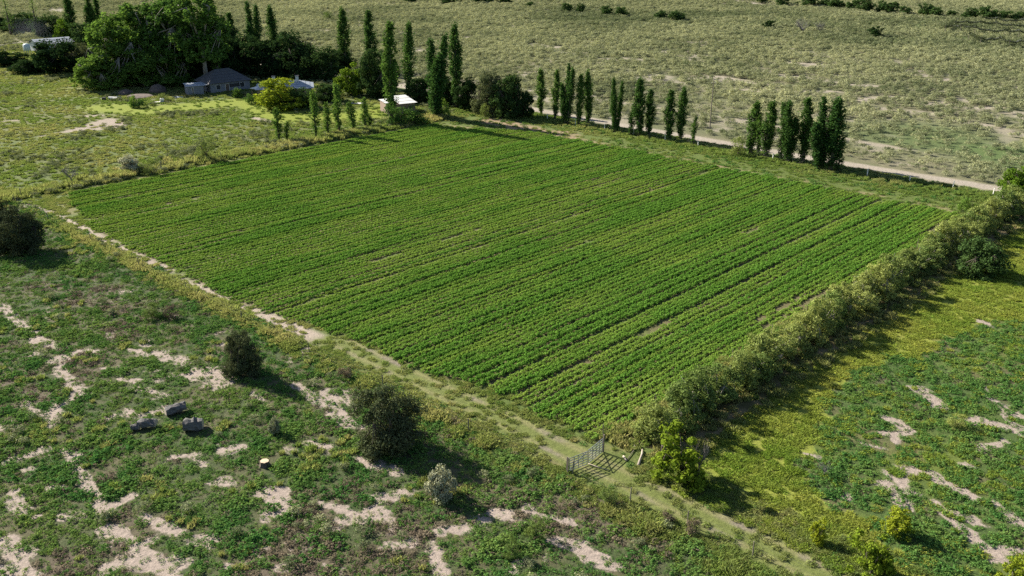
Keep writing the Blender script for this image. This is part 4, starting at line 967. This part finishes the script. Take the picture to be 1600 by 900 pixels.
# ------------------------------------------------------------------ materials of built things
MAT.update({
 'metal': solid_mat('galvanised_pipe', (0.42, 0.44, 0.46), (0.25, 0.26, 0.27), 9, 0.45, 0.6),
 'post': solid_mat('weathered_post', (0.23, 0.20, 0.16), (0.12, 0.10, 0.08), 14, 0.9, stretch=(1, 1, 0.2)),
 'white_post': solid_mat('whitewashed_post', (0.78, 0.77, 0.74), (0.60, 0.58, 0.53), 8, 0.8),
 'wire': solid_mat('fence_wire', (0.30, 0.29, 0.28), (0.2, 0.18, 0.16), 9, 0.5, 0.7),
 'dark_roof': solid_mat('dark_roof_sheet', (0.050, 0.052, 0.062), (0.085, 0.085, 0.092), 1.2, 0.85),
 'pale_roof': solid_mat('pale_roof_sheet', (0.30, 0.34, 0.40), (0.21, 0.24, 0.29), 0.9, 0.75),  # base colour lowered: shade over the farmhouse roof is put into it
 'white_roof': solid_mat('white_roof_sheet', (0.60, 0.60, 0.59), (0.48, 0.48, 0.47), 1.0, 0.7),
 'blue_wall': solid_mat('grey_blue_wall', (0.20, 0.21, 0.24), (0.15, 0.16, 0.18), 1.5, 0.9),  # darkened wall colour stands in for grove shade missing on the farmhouse
 'pink_wall': solid_mat('pinkish_wall', (0.30, 0.24, 0.21), (0.22, 0.18, 0.16), 1.5, 0.9),
 'brick_wall': solid_mat('brick_wall', (0.24, 0.165, 0.13), (0.30, 0.23, 0.19), 3.5, 0.95),
 'white_wall': solid_mat('white_wall', (0.72, 0.71, 0.68), (0.56, 0.55, 0.52), 1.5, 0.9),
 'dark': solid_mat('dark_opening', (0.02, 0.02, 0.022), (0.035, 0.035, 0.04), 2, 0.5),
 'glass': solid_mat('window_glass', (0.03, 0.035, 0.04), (0.05, 0.055, 0.06), 2, 0.15),
 'door': solid_mat('door_wood', (0.12, 0.085, 0.06), (0.08, 0.055, 0.04), 5, 0.7),
 'log': solid_mat('weathered_log', (0.15, 0.145, 0.145), (0.045, 0.043, 0.043), 7, 0.95, bump=0.08, stretch=(0.25, 1, 1)),
 'cut': solid_mat('cut_wood', (0.55, 0.46, 0.33), (0.42, 0.33, 0.22), 10, 0.9),
 'drift': solid_mat('bleached_wood', (0.38, 0.33, 0.27), (0.26, 0.22, 0.18), 8, 0.9),
 'soil': solid_mat('turned_soil', (0.13, 0.095, 0.08), (0.075, 0.06, 0.052), 2.5, 0.95, bump=0.1),
 'net': solid_mat('dark_net', (0.045, 0.055, 0.055), (0.075, 0.085, 0.075), 1.5, 0.9),
 'paint': solid_mat('white_car_paint', (0.75, 0.75, 0.74), (0.68, 0.68, 0.67), 2, 0.35),
 'tyre': solid_mat('tyre_rubber', (0.02, 0.02, 0.02), (0.03, 0.03, 0.03), 4, 0.9),
 'tank': solid_mat('tank_plastic', (0.55, 0.62, 0.64), (0.42, 0.50, 0.53), 1.5, 0.5),
})
def P3(x, y, z=0.0):
    p = at(x, y); return (float(p[0]), float(p[1]), z)

# ------------------------------------------------------------------ fences
def fence(name, posts, hgt, rad, mat, label, wires=3, lean=0.05, seed=0, box=False):
    r = random.Random(seed)
    c = posts[0]
    root = empty(name, (c[0], c[1], 0))
    tops = []
    for p in posts:
        h = hgt * r.uniform(0.88, 1.1); lx, ly = r.uniform(-lean, lean), r.uniform(-lean, lean)
        b = (p[0] - c[0], p[1] - c[1], -0.1); t = (b[0] + lx * h, b[1] + ly * h, h)
        m_ = MB()
        m_.tube([b, ((b[0] + t[0]) / 2 + r.uniform(-.01, .01), (b[1] + t[1]) / 2, h / 2), t], [rad * 1.1, rad, rad * 0.9], 4 if box else 7)
        m_.obj('post', MAT[mat], root)
        tops.append((b, t))
    for k in range(wires):
        f = 0.35 + 0.6 * k / max(1, wires - 1)
        pts = []
        for (b, t) in tops:
            pts.append(tuple(b[i] * (1 - f) + t[i] * f for i in range(3)))
        full = []
        for a, b in zip(pts[:-1], pts[1:]):
            for s in range(4):
                q_ = s / 4.0
                full.append((a[0] * (1 - q_) + b[0] * q_, a[1] * (1 - q_) + b[1] * q_, a[2] * (1 - q_) + b[2] * q_ - 0.16 * q_ * (1 - q_)))
        full.append(pts[-1])
        m_ = MB(); m_.tube(full, [0.004] * len(full), 3); m_.obj('wire', MAT['wire'], root)
    tag(root, label, 'fence')
    return root
fence('wire_fence', [W(-6.0, 112), W(-6.0, 98), W(-5.9, 83), W(-5.9, 68.3), W(-5.9, 56), W(-5.9, 43.4), W(-5.5, 31), W(-5.1, 19.5), W(-5.0, 7.9), W(-4.0, -2.4)], 1.25, 0.05, 'post', 'wire fence with thin weathered posts between the open ground and the ditch', seed=1)
fence('wire_fence', [W(-4.0, -3.0), W(-3.9, -8.6), W(-3.3, -13.3), W(-3.1, -18.5), W(-3.0, -24), W(-3.0, -30)], 1.2, 0.045, 'post', 'wire fence with thin posts running beside the mown track below the gate', seed=2)
fence('roadside_fence', [W(104.2, v) for v in (104, 96.1, 87.7, 79.4, 71.7, 63.5, 55.5, 47.3, 39, 30, 20.6)] + [W(105.3, 13.6), W(106.4, 6.8), W(105.8, 0.3)], 1.3, 0.085, 'white_post', 'roadside fence with whitewashed posts between far grass strip and dirt road', wires=4, seed=3, lean=0.08, box=True)
fence('wire_fence', [W(u, -1.35) for u in (2.0, 9.5, 16, 22.7, 30.5, 38.3, 46, 54, 62, 70, 78, 86, 94, 102)], 1.5, 0.04, 'post', 'thin wire fence between the crop edge and the hedge trees', seed=4)
fence('wire_fence', [W(u, 114.6) for u in (-4, 8, 20, 32, 44, 56, 68, 78)], 1.4, 0.06, 'post', 'old post and wire fence in the tall grass of the far bank', seed=5)

# ------------------------------------------------------------------ gate of two pipe leaves across the track
def gate_leaf(pa, pb, hgt, label, braced):
    a, b = Vector((*at(*pa), 0)), Vector((*at(*pb), 0))
    d = b - a; L = d.length
    root = empty('gate_leaf', (a.x, a.y, 0.10), math.atan2(d.y, d.x))
    f = MB()
    x0, x1, z1 = 0.06, L - 0.06, hgt
    f.tube([(x0, 0, 0), (x1, 0, 0)], [0.032] * 2, 6); f.tube([(x0, 0, z1), (x1, 0, z1)], [0.032] * 2, 6)
    f.tube([(x0, 0, -0.02), (x0, 0, z1 + 0.02)], [0.034] * 2, 6); f.tube([(x1, 0, -0.02), (x1, 0, z1 + 0.02)], [0.034] * 2, 6)
    f.obj('frame', MAT['metal'], root)
    for k in range(1, 5):
        m_ = MB(); z = z1 * k / 5.0; m_.tube([(x0, 0.004, z), (x1, 0.004, z)], [0.034] * 2, 5); m_.obj('rail', MAT['metal'], root)
    for k in (1, 2, 3):
        m_ = MB(); x = x0 + (x1 - x0) * k / 4.0; m_.tube([(x, -0.03, 0), (x, -0.03, z1)], [0.034] * 2, 5); m_.obj('upright', MAT['metal'], root)
    m_ = MB(); m_.tube([(x0, 0.035, 0 if braced else z1), (x1, 0.035, z1 if braced else 0)], [0.034] * 2, 5); m_.obj('brace', MAT['metal'], root)
    tag(root, label, 'gate')
gate_leaf((888.5, 738), (918, 726), 1.15, 'pipe gate leaf hung on the post by the fence grass, nearer the open ground', True)
gate_leaf((918.5, 725.5), (941.5, 706.5), 1.2, 'pipe gate leaf hung on the tall post next to the crop corner', False)
for (x, y, h, rad, lab) in ((887, 739, 1.40, 0.055, 'short dark gate post standing in the fence grass'), (942.5, 706, 1.62, 0.07, 'tall weathered gate post at the corner of the crop')):
    m_ = MB(); m_.tube([(0, 0, -0.1), (0.01, 0, h * 0.5), (0.02, 0.01, h)], [rad * 1.05, rad, rad * 0.92], 8)
    tag(m_.obj('gate_post', MAT['post'], loc=P3(x, y)), lab, 'post')

# ------------------------------------------------------------------ wood lying about
def stick(name, pts, rads, mat, label, cat):
    c = P3(*pts[0][:2])
    m_ = MB(); L = []
    for p in pts:
        q_ = P3(p[0], p[1]); L.append((q_[0] - c[0], q_[1] - c[1], p[2]))
    m_.tube(L, rads, 7)
    tag(m_.obj(name, MAT[mat], loc=c, smooth=True), label, cat)
stick('pale_pole', [(968, 689, .06), (981, 681.5, .09), (995, 673, .07)], [.06, .055, .045], 'drift', 'straight pale pole lying in the grass behind the gate', 'pole')
stick('driftwood_log', [(997.5, 728, .08), (1000, 720, .12), (1003, 712, .16), (1003.5, 704, .1)], [.13, .10, .09, .06], 'drift', 'pale crooked log lying beside the track past the gate', 'log')
stick('thin_pole', [(980, 719, .04), (990, 705, .06), (999, 690, .05)], [.035, .035, .03], 'post', 'thin dark pole lying between the two pale logs', 'pole')
stick('short_log', [(974, 714, .08), (979, 721, .08)], [.09, .08], 'drift', 'short pale log at the tip of the gate shadow', 'log')
stick('prop_pole', [(919, 726, .10), (935, 731, .06), (951, 735, .05)], [.04, .04, .035], 'drift', 'pale pole lying on the ground from the gate centre across its shadow', 'pole')
stick('upright_log', [(991, 692, .05), (992, 700, .08)], [.07, .06], 'drift', 'tiny pale log between pole and crooked log', 'log')
def chunk(x, y, L, Wd, H, rz, label, seed, blocks):
    """weathered split trunk pieces: ridged prisms with a paler sawn end"""
    c = P3(x, y)
    root = empty('log_piece', c, rz)
    r = random.Random(seed)
    for (bx, by, bz, bl, bw, bh, tilt, crest) in blocks:
        m_ = MB(); n = 11; rings = 8
        V = []; Fs = []
        for i in range(rings):
            t = i / (rings - 1) - 0.5
            for k in range(n):
                a = math.pi * 2 * k / n
                yy = math.cos(a) * bw / 2 * (1 + r.uniform(-.22, .16)); zz = math.sin(a)
                zz = (zz * bh * (0.5 if zz < 0 else crest)) * (1 + r.uniform(-.25, .2)) * (1 - 0.35 * abs(t) * 2 * r.random())
                V.append((bx + t * bl * (1 + r.uniform(-.04, .04)), by + yy, max(0.0, bz + zz + t * tilt)))
        for i in range(rings - 1):
            for k in range(n):
                Fs.append((i * n + k, i * n + (k + 1) % n, (i + 1) * n + (k + 1) % n, (i + 1) * n + k))
        m_.add(V, Fs); m_.obj('bark_side', MAT['log'], root)
        e = MB(); e.add([V[k] for k in range(n)], [tuple(range(n))]); e.add([V[(rings - 1) * n + k] for k in range(n)], [tuple(range(n))])
        e.obj('sawn_end', MAT['drift'], root)
    tag(root, label, 'log', 'weathered trunk pieces on the open ground')
chunk(228, 668, 0, 0, 0, 0.05, 'weathered trunk piece with a flat slab top and a small block at its foot', 1, [(0.15, 0, 0.42, 1.55, 0.95, 0.7, 0.0, 0.62), (-0.75, -0.35, 0.25, 0.7, 0.5, 0.5, 0.0, 0.6)])
chunk(275, 645, 0, 0, 0, 0.55, 'long weathered trunk piece with a white broken end beside bare sand', 2, [(0, 0, 0.40, 1.75, 1.0, 0.8, 0.15, 0.6)])
chunk(303, 671, 0, 0, 0, 0.25, 'peaked weathered trunk piece nearest the small grey-green shrub', 3, [(0, 0, 0.40, 1.6, 1.25, 0.85, -0.1, 0.85)])
st = empty('tree_stump', P3(414, 727))
m_ = MB(); n = 14
ring = lambda rad, z: [(rad * (1 + 0.08 * math.sin(3 * k)) * math.cos(6.283 * k / n), rad * (1 + 0.08 * math.sin(3 * k)) * math.sin(6.283 * k / n), z) for k in range(n)]
V = ring(.48, -0.05) + ring(.38, .14) + ring(.35, .42)
m_.add(V, [(i * n + k, i * n + (k + 1) % n, (i + 1) * n + (k + 1) % n, (i + 1) * n + k) for i in range(2) for k in range(n)]); m_.obj('bark_side', MAT['bark'], st)
m_ = MB(); m_.add(ring(.345, .424) + [(0, 0, .44)], [(k, (k + 1) % n, n) for k in range(n)]); m_.obj('cut_face', MAT['cut'], st)
tag(st, 'tree stump with a pale cut face among green weeds', 'stump')

# ------------------------------------------------------------------ farm buildings
def building(name, pa, pb, depth, wall_h, label):
    a, b = Vector((*at(*pa), 0)), Vector((*at(*pb), 0))
    d = b - a
    return empty(name, (a.x, a.y, 0), math.atan2(d.y, d.x)), d.length
def walls(root, L, D, h, mat, th=0.22):
    MB().box((L / 2, th / 2, h / 2), (L, th, h)).obj('wall', MAT[mat], root)
    MB().box((L / 2, D - th / 2, h / 2), (L, th, h)).obj('wall', MAT[mat], root)
    MB().box((th / 2, D / 2, h / 2), (th, D - 2 * th, h)).obj('wall', MAT[mat], root)
    MB().box((L - th / 2, D / 2, h / 2), (th, D - 2 * th, h)).obj('wall', MAT[mat], root)
def opening(root, x, z, w, h, kind_, y=0.0, frame='white_wall'):
    o = MB().box((x, y - 0.015, z + h / 2), (w, 0.03, h)).obj(kind_, MAT['glass' if kind_ == 'window' else 'door'], root)
    f = MB()
    for (cx, cz, dx, dz) in ((x - w / 2 - .04, z + h / 2, .08, h + .16), (x + w / 2 + .04, z + h / 2, .08, h + .16), (x, z + h + .04, w, .08)):
        f.box((cx, y - 0.03, cz), (dx, 0.06, dz))
    f.obj('frame', MAT[frame], o)
def slope_sheets(root, A, B, C, D, n, mat, name='roof_sheet', th=0.05):
    """slope with eave A-B and ridge D-C, laid in n overlapping courses"""
    A, B, C, D = map(Vector, (A, B, C, D))
    nrm = (B - A).cross(D - A).normalized()
    if nrm.z < 0: nrm = -nrm
    for i in range(n):
        t0, t1 = max(0, (i - 0.12) / n), (i + 1) / n
        p, q_, r_, s_ = A.lerp(D, t0), B.lerp(C, t0), B.lerp(C, t1), A.lerp(D, t1)
        lo, hi = nrm * 0.075, nrm * 0.02
        V = [p + lo, q_ + lo, r_ + hi, s_ + hi, p + lo - nrm * th, q_ + lo - nrm * th, r_ + hi - nrm * th, s_ + hi - nrm * th]
        MB().add(V, [(0, 1, 2, 3), (7, 6, 5, 4), (0, 4, 5, 1), (1, 5, 6, 2), (2, 6, 7, 3), (3, 7, 4, 0)]).obj(name, MAT[mat], root)
# house with the dark hipped roof
h1, L = building('farmhouse', (330, 146), (391, 139), 8, 2.5, '')
D = 8.5; h = 2.6
walls(h1, L, D, h, 'blue_wall')
for x, w in ((2.2, 1.2), (L - 2.2, 1.3)): opening(h1, x, 0.9, w, 1.1, 'window')
opening(h1, L * 0.42, 0.05, 1.0, 2.0, 'door')
MB().box((L * 0.62, -0.012, 1.55), (L * 0.28, 0.024, 0.9)).obj('window', MAT['dark'], h1)  # flat dark panel, its colour stands in for shade in the verandah opening
o_ = 0.6; rz_ = h + 3.0; ri = D / 2 * 0.85
e = [(-o_, -o_, h - .1), (L + o_, -o_, h - .1), (L + o_, D + o_, h - .1), (-o_, D + o_, h - .1)]
r0, r1 = (ri, D / 2, rz_), (L - ri, D / 2, rz_)
slope_sheets(h1, e[0], e[1], r1, r0, 5, 'dark_roof'); slope_sheets(h1, e[2], e[3], r0, r1, 5, 'dark_roof')
slope_sheets(h1, e[1], e[2], r1, r1, 5, 'dark_roof'); slope_sheets(h1, e[3], e[0], r0, r0, 5, 'dark_roof')
tag(h1, 'low grey farmhouse with dark hipped sheet roof in the grove shade', 'house')
s1, L = building('garden_shed', (294, 149.5), (319, 147.5), 4, 2.4, '')
walls(s1, L, 3.6, 2.3, 'blue_wall'); opening(s1, L * 0.33, 0.03, 0.35, 1.95, 'door')
slope_sheets(s1, (-.3, -.3, 2.32), (L + .3, -.3, 2.32), (L + .3, 3.9, 2.75), (-.3, 3.9, 2.75), 3, 'pale_roof')
tag(s1, 'small grey shed with pale metal roof beside the dark-roofed house', 'shed')
s2, L = building('open_shelter', (320.5, 147), (333, 145.5), 3, 2.3, '')
for x in (0.1, L - 0.1):
    for y in (0.1, 3.0): MB().box((x, y, 1.15), (0.12, 0.12, 2.3)).obj('post', MAT['post'], s2)
slope_sheets(s2, (-.3, -.3, 2.32), (L + .3, -.3, 2.32), (L + .3, 3.3, 2.6), (-.3, 3.3, 2.6), 2, 'pale_roof')
tag(s2, 'open shelter with flat pale roof between shed and dark-roofed house', 'shelter')
# house with the pale roof and chimneys
h2, L = building('farmhouse', (404, 155), (488, 152), 8, 2.4, '')
D = 9.0; h = 2.5
walls(h2, L, D, h, 'pink_wall')
opening(h2, 1.8, 0.9, 1.1, 1.1, 'window'); opening(h2, 4.2, 0.05, 1.0, 2.0, 'door'); opening(h2, L - 2.2, 0.9, 1.2, 1.1, 'window')
zr = h + 1.5
slope_sheets(h2, (-.6, -.7, h - .1), (L + .6, -.7, h - .1), (L * .72, D / 2, zr), (L * .28, D / 2, zr), 4, 'pale_roof')
slope_sheets(h2, (L + .6, D + .7, h - .1), (-.6, D + .7, h - .1), (L * .28, D / 2, zr), (L * .72, D / 2, zr), 4, 'pale_roof')
slope_sheets(h2, (L + .6, -.7, h - .1), (L + .6, D + .7, h - .1), (L * .72, D / 2, zr), (L * .72, D / 2, zr), 4, 'pale_roof')
slope_sheets(h2, (-.6, D + .7, h - .1), (-.6, -.7, h - .1), (L * .28, D / 2, zr), (L * .28, D / 2, zr), 4, 'pale_roof')
for x in (L * 0.30, L * 0.74):
    ch = MB().box((x, D * 0.42, zr - 0.05), (0.8, 0.8, 2.3)).obj('chimney', MAT['white_wall'], h2)
    MB().box((x, D * 0.42, zr + 1.16), (1.0, 1.0, 0.14)).obj('cap', MAT['pink_wall'], ch)
tag(h2, 'farmhouse with pale blue-grey hipped roof and two white chimneys', 'house')
s3, L = building('lean_to', (394, 153), (403, 154.5), 4, 2.2, '')
for x in (0.1, L - 0.1):
    for y in (0.1, 3.4): MB().box((x, y, 1.2), (0.14, 0.14, 2.4)).obj('post', MAT['post'], s3)
slope_sheets(s3, (-.3, -.3, 2.42), (L + .2, -.3, 2.42), (L + .2, 3.7, 2.9), (-.3, 3.7, 2.9), 2, 'white_roof')
tag(s3, 'small lean-to with whitish roof at the end of the pale-roofed house', 'shelter')
# small building by the field corner
h3, L = building('outbuilding', (610, 180), (649, 176), 6, 2.3, '')
walls(h3, L, 6.0, 2.4, 'brick_wall')
opening(h3, L * 0.8, 0.9, 1.0, 0.9, 'window', frame='brick_wall')
slope_sheets(h3, (L * .36, -.5, 2.42), (L + .4, -.5, 2.42), (L + .4, 6.5, 3.3), (L * .36, 6.5, 3.3), 3, 'white_roof')
slope_sheets(h3, (-.2, 2.2, 2.42), (L * .35, 2.2, 2.42), (L * .35, 6.3, 2.8), (-.2, 6.3, 2.8), 2, 'white_roof')
tag(h3, 'small brick outbuilding with bright white sheet roof near the crop corner', 'house')
# far house
h4, L = building('farmhouse', (62, 82), (116, 77), 8, 2.6, '')
walls(h4, L, 7.5, 2.8, 'white_wall')
for f_ in (0.2, 0.5, 0.85): opening(h4, L * f_, 0.9, 1.2, 1.1, 'window')
slope_sheets(h4, (-.5, -.6, 2.75), (L + .5, -.6, 2.75), (L + .5, 3.75, 4.3), (-.5, 3.75, 4.3), 4, 'pale_roof')
slope_sheets(h4, (L + .5, 8.1, 2.75), (-.5, 8.1, 2.75), (-.5, 3.75, 4.3), (L + .5, 3.75, 4.3), 4, 'pale_roof')
for x in (0.11, L - 0.11):
    MB().add([(x - .1, .2, 2.8), (x + .1, .2, 2.8), (x - .1, 7.3, 2.8), (x + .1, 7.3, 2.8), (x - .1, 3.75, 4.1), (x + .1, 3.75, 4.1)], [(0, 4, 2), (1, 3, 5), (0, 1, 5, 4), (2, 4, 5, 3), (0, 2, 3, 1)]).obj('gable', MAT['white_wall'], h4)
tag(h4, 'far white house with grey sheet roof behind the big dark tree', 'house')
wt = empty('water_tank', P3(44, 86))
m_ = MB(); m_.tube([(0, 0, 1.6), (0, 0, 1.65), (0, 0, 3.5), (0, 0, 3.8), (0, 0, 3.95)], [1.1, 1.15, 1.15, 0.8, 0.3], 16); m_.obj('tank', MAT['tank'], wt, True)
for sx in (-.8, .8):
    for sy in (-.8, .8): MB().box((sx, sy, .8), (.14, .14, 1.6)).obj('leg', MAT['metal'], wt)
tag(wt, 'pale blue-white water tank on legs beside the far house', 'tank')

# ------------------------------------------------------------------ pickup parked in the shade
car = empty('parked_car', P3(304, 111.5), 0.5)
b_ = MB(); b_.box((0, 0, 0.72), (4.4, 1.75, 0.55)); b_.box((1.55, 0, 1.02), (1.25, 1.68, 0.16), top=0.92); b_.obj('body', MAT['paint'], car)
MB().box((-0.15, 0, 1.35), (2.1, 1.6, 0.62), top=0.80).obj('cabin', MAT['paint'], car)
MB().box((0.92, 0, 1.33), (0.05, 1.3, 0.46), ry=-0.35).obj('windscreen', MAT['glass'], car)
for s in (-1, 1):
    MB().box((-0.15, s * 0.775, 1.37), (1.6, 0.03, 0.36), rx=s * 0.22).obj('window', MAT['glass'], car)
    MB().box((2.215, s * 0.62, 0.80), (0.03, 0.3, 0.16)).obj('headlight', MAT['white_wall'], car)
    for x in (-1.35, 1.4):
        w_ = MB(); w_.tube([(x, s * 0.72, 0.33), (x, s * 0.90, 0.33)], [0.33, 0.33], 14); wo_ = w_.obj('wheel', MAT['tyre'], car)
        w_ = MB(); w_.tube([(x, s * 0.895, 0.33), (x, s * 0.91, 0.33)], [0.19, 0.18], 10); w_.obj('rim', MAT['metal'], wo_)
tag(car, 'white car parked in the shade of the tall cottonwoods', 'car')

# ------------------------------------------------------------------ yard clutter
def heap(name, x, y, rx, ry, h, mat, label, cat, seed):
    r = random.Random(seed); bm_ = bmesh.new(); bmesh.ops.create_icosphere(bm_, subdivisions=3, radius=1)
    for v in bm_.verts:
        k = 1 + r.uniform(-.07, .07) + 0.12 * math.sin(3 * v.co.x + seed) * math.cos(2.3 * v.co.y)
        v.co = Vector((v.co.x * rx * k, v.co.y * ry * k, max(-0.05, v.co.z * h * k)))
    me = bpy.data.meshes.new(name); bm_.to_mesh(me); bm_.free(); me.materials.append(MAT[mat])
    tag(link(name, me, loc=P3(x, y)), label, cat)
heap('soil_mound', 196, 147, 1.9, 2.6, 1.1, 'soil', 'dark soil mound near the white debris at the lawn end', 'mound', 1)
heap('soil_mound', 247, 143, 2.3, 3.0, 1.8, 'soil', 'tall dark soil mound nearer the grey shed', 'mound', 2)
heap('soil_mound', 220, 151, 3.6, 3.0, 0.6, 'soil', 'long low brown soil bed between the two dark mounds', 'mound', 3)
def slabs(name, x, y, rz, parts, mat, label, cat):
    root = empty(name, P3(x, y), rz)
    for (c, d, tx, ty) in parts: MB().box(c, d, rx=tx, ry=ty).obj('sheet', MAT[mat], root)
    tag(root, label, cat)
slabs('scrap_heap', 178, 155, 0.2, [((0, 0, .35), (1.6, 1.2, .08), .35, .1), ((1.3, .2, .45), (1.2, 1.0, .08), -.5, .2), ((-.9, .3, .3), (.9, .9, .5), 0, .1)], 'white_wall', 'white scrap sheets piled at the grove end of the bright lawn', 'scrap')
slabs('scrap_trough', 249, 160, 0.4, [((0, 0, .12), (2.2, 1.0, .12), 0, 0), ((.7, 0, .55), (.9, .9, .8), .2, .15)], 'white_wall', 'white scrap block with a low slab on the lawn near the shed', 'scrap')
slabs('scrap_heap', 280, 153, 0.1, [((0, 0, .2), (1.9, 1.0, .10), .15, .1), ((-1.2, .2, .3), (1.1, .8, .1), -.3, -.1)], 'pale_roof', 'grey roofing scrap lying at the corner of the shed', 'scrap')
slabs('dark_box', 163, 157, 0.1, [((0, 0, .4), (.8, .7, .8), 0, 0)], 'dark', 'small black box standing alone on the lawn near the white scrap', 'box')
slabs('white_sheet', 566, 162.5, 0.2, [((0, 0, .15), (2.4, 1.4, .07), .08, .05), ((-2.0, .4, .2), (1.6, 1.0, .07), -.1, .1)], 'white_roof', 'white sheets lying on the lawn behind the young poplars', 'sheet')

# ------------------------------------------------------------------ utility pole, trellis
up = empty('utility_pole', P3(1109, 201))
m_ = MB(); m_.tube([(0, 0, -.2), (0, 0, 5), (0.05, 0, 10.4)], [.13, .11, .08], 8); m_.obj('pole', MAT['post'], up)
MB().box((0.05, 0, 9.9), (1.5, .1, .12), rz=0.7).obj('crossarm', MAT['post'], up)
for s in (-.6, .6):
    m_ = MB(); m_.tube([(0.05 + s * math.cos(.7), s * math.sin(.7), 9.96), (0.05 + s * math.cos(.7), s * math.sin(.7), 10.14)], [.05, .035], 6); m_.obj('insulator', MAT['white_wall'], up)
tag(up, 'thin utility pole standing on the plain behind the dirt road', 'pole')
tr_ = random.Random(9)
for i, (pts, lab) in enumerate([
   ([(1513, 64), (1531, 72), (1547, 72), (1560, 73), (1576, 76), (1592, 77), (1612, 79)], 'sagging dark vine trellis, front row nearest the open plain'),
   ([(1483, 50), (1500, 53), (1522, 56), (1545, 58), (1568, 60), (1590, 62), (1614, 64)], 'sagging dark vine trellis, second row from the open plain'),
   ([(1476, 54), (1487, 43), (1508, 44), (1530, 46), (1555, 48), (1580, 50), (1612, 52)], 'sagging dark vine trellis, third row in front of the far trees'),
   ([(1536, 38), (1556, 39), (1578, 41), (1596, 42), (1616, 44)], 'sagging dark vine trellis, last row right below the far trees')]):
    c = P3(*pts[0]); root = empty('vine_trellis', c)
    W3 = [Vector(P3(*p)) - Vector(c) for p in pts]
    hs = [3.6 * tr_.uniform(.8, 1.1) for _ in pts]
    for p, hh in zip(W3, hs):
        m_ = MB(); m_.tube([(p.x, p.y, -.1), (p.x + tr_.uniform(-.3, .3), p.y, hh)], [.10, .08], 6); m_.obj('post', MAT['post'], root)
    P, Dn, S = [], [], []
    rg = np.random.default_rng(50 + i)
    for (a, ha), (b, hb) in zip(zip(W3[:-1], hs[:-1]), zip(W3[1:], hs[1:])):
        L_ = (b - a).length
        m_ = MB(); V = []
        for s in range(9):
            t = s / 8; p = a.lerp(b, t); z = ha * (1 - t) + hb * t - 4 * tr_.uniform(.35, .5) * 1.2 * t * (1 - t)
            V += [(p.x, p.y - .35, z), (p.x, p.y + .35, z + .08), (p.x, p.y, z - .35 - .5 * t * (1 - t))]
        m_.add(V, [(s * 3 + k, s * 3 + (k + 1) % 3, s * 3 + 3 + (k + 1) % 3, s * 3 + 3 + k) for s in range(8) for k in range(3)])
        m_.obj('vine_cane', MAT['net'], root)
        k = int(L_ * 60); t = rg.random(k)
        pz = ha * (1 - t) + hb * t - 2.0 * t * (1 - t)
        P.append(np.stack([a.x + (b.x - a.x) * t + rg.normal(0, .3, k), a.y + (b.y - a.y) * t + rg.normal(0, .5, k), pz + rg.normal(-.15, .3, k)], -1)); Dn.append(rg.normal(size=(k, 3))); S.append(rg.uniform(.25, .5, k))
    lf = link('leaves', crown_mesh('leaves', P, Dn, S, MAT['olive'], rg), root); lf['tint'] = 0.3
    tag(root, lab, 'trellis', 'vine trellis rows on the plain')

# ------------------------------------------------------------------ thin smoke drifting by the far house
sm, N, L = new_mat('smoke')
pv = N.new('ShaderNodeVolumePrincipled'); out = N.new('ShaderNodeOutputMaterial'); L.new(pv.outputs[0], out.inputs['Volume'])
pv.inputs['Color'].default_value = (0.75, 0.82, 0.95, 1)
tc = N.new('ShaderNodeTexCoord'); gr_ = N.new('ShaderNodeTexGradient'); gr_.gradient_type = 'SPHERICAL'; L.new(tc.outputs['Object'], gr_.inputs[0])
no = N.new('ShaderNodeTexNoise'); no.inputs['Scale'].default_value = 2.2; no.inputs['Detail'].default_value = 3; L.new(tc.outputs['Object'], no.inputs[0])
mu = N.new('ShaderNodeMath'); mu.operation = 'MULTIPLY'; L.new(gr_.outputs[1], mu.inputs[0]); L.new(no.outputs[0], mu.inputs[1])
mv = N.new('ShaderNodeMath'); mv.operation = 'MULTIPLY'; mv.inputs[1].default_value = 0.012; L.new(mu.outputs[0], mv.inputs[0]); L.new(mv.outputs[0], pv.inputs['Density'])
bm_ = bmesh.new(); bmesh.ops.create_icosphere(bm_, subdivisions=3, radius=1.0)
me = bpy.data.meshes.new('smoke'); bm_.to_mesh(me); bm_.free(); me.materials.append(sm)
so = link('smoke', me, loc=(*P3(50, 66)[:2], 5.2)); so.scale = (9, 8, 4.6)
tag(so, 'thin bluish smoke hanging over the yard of the far house', 'smoke', kind='stuff')
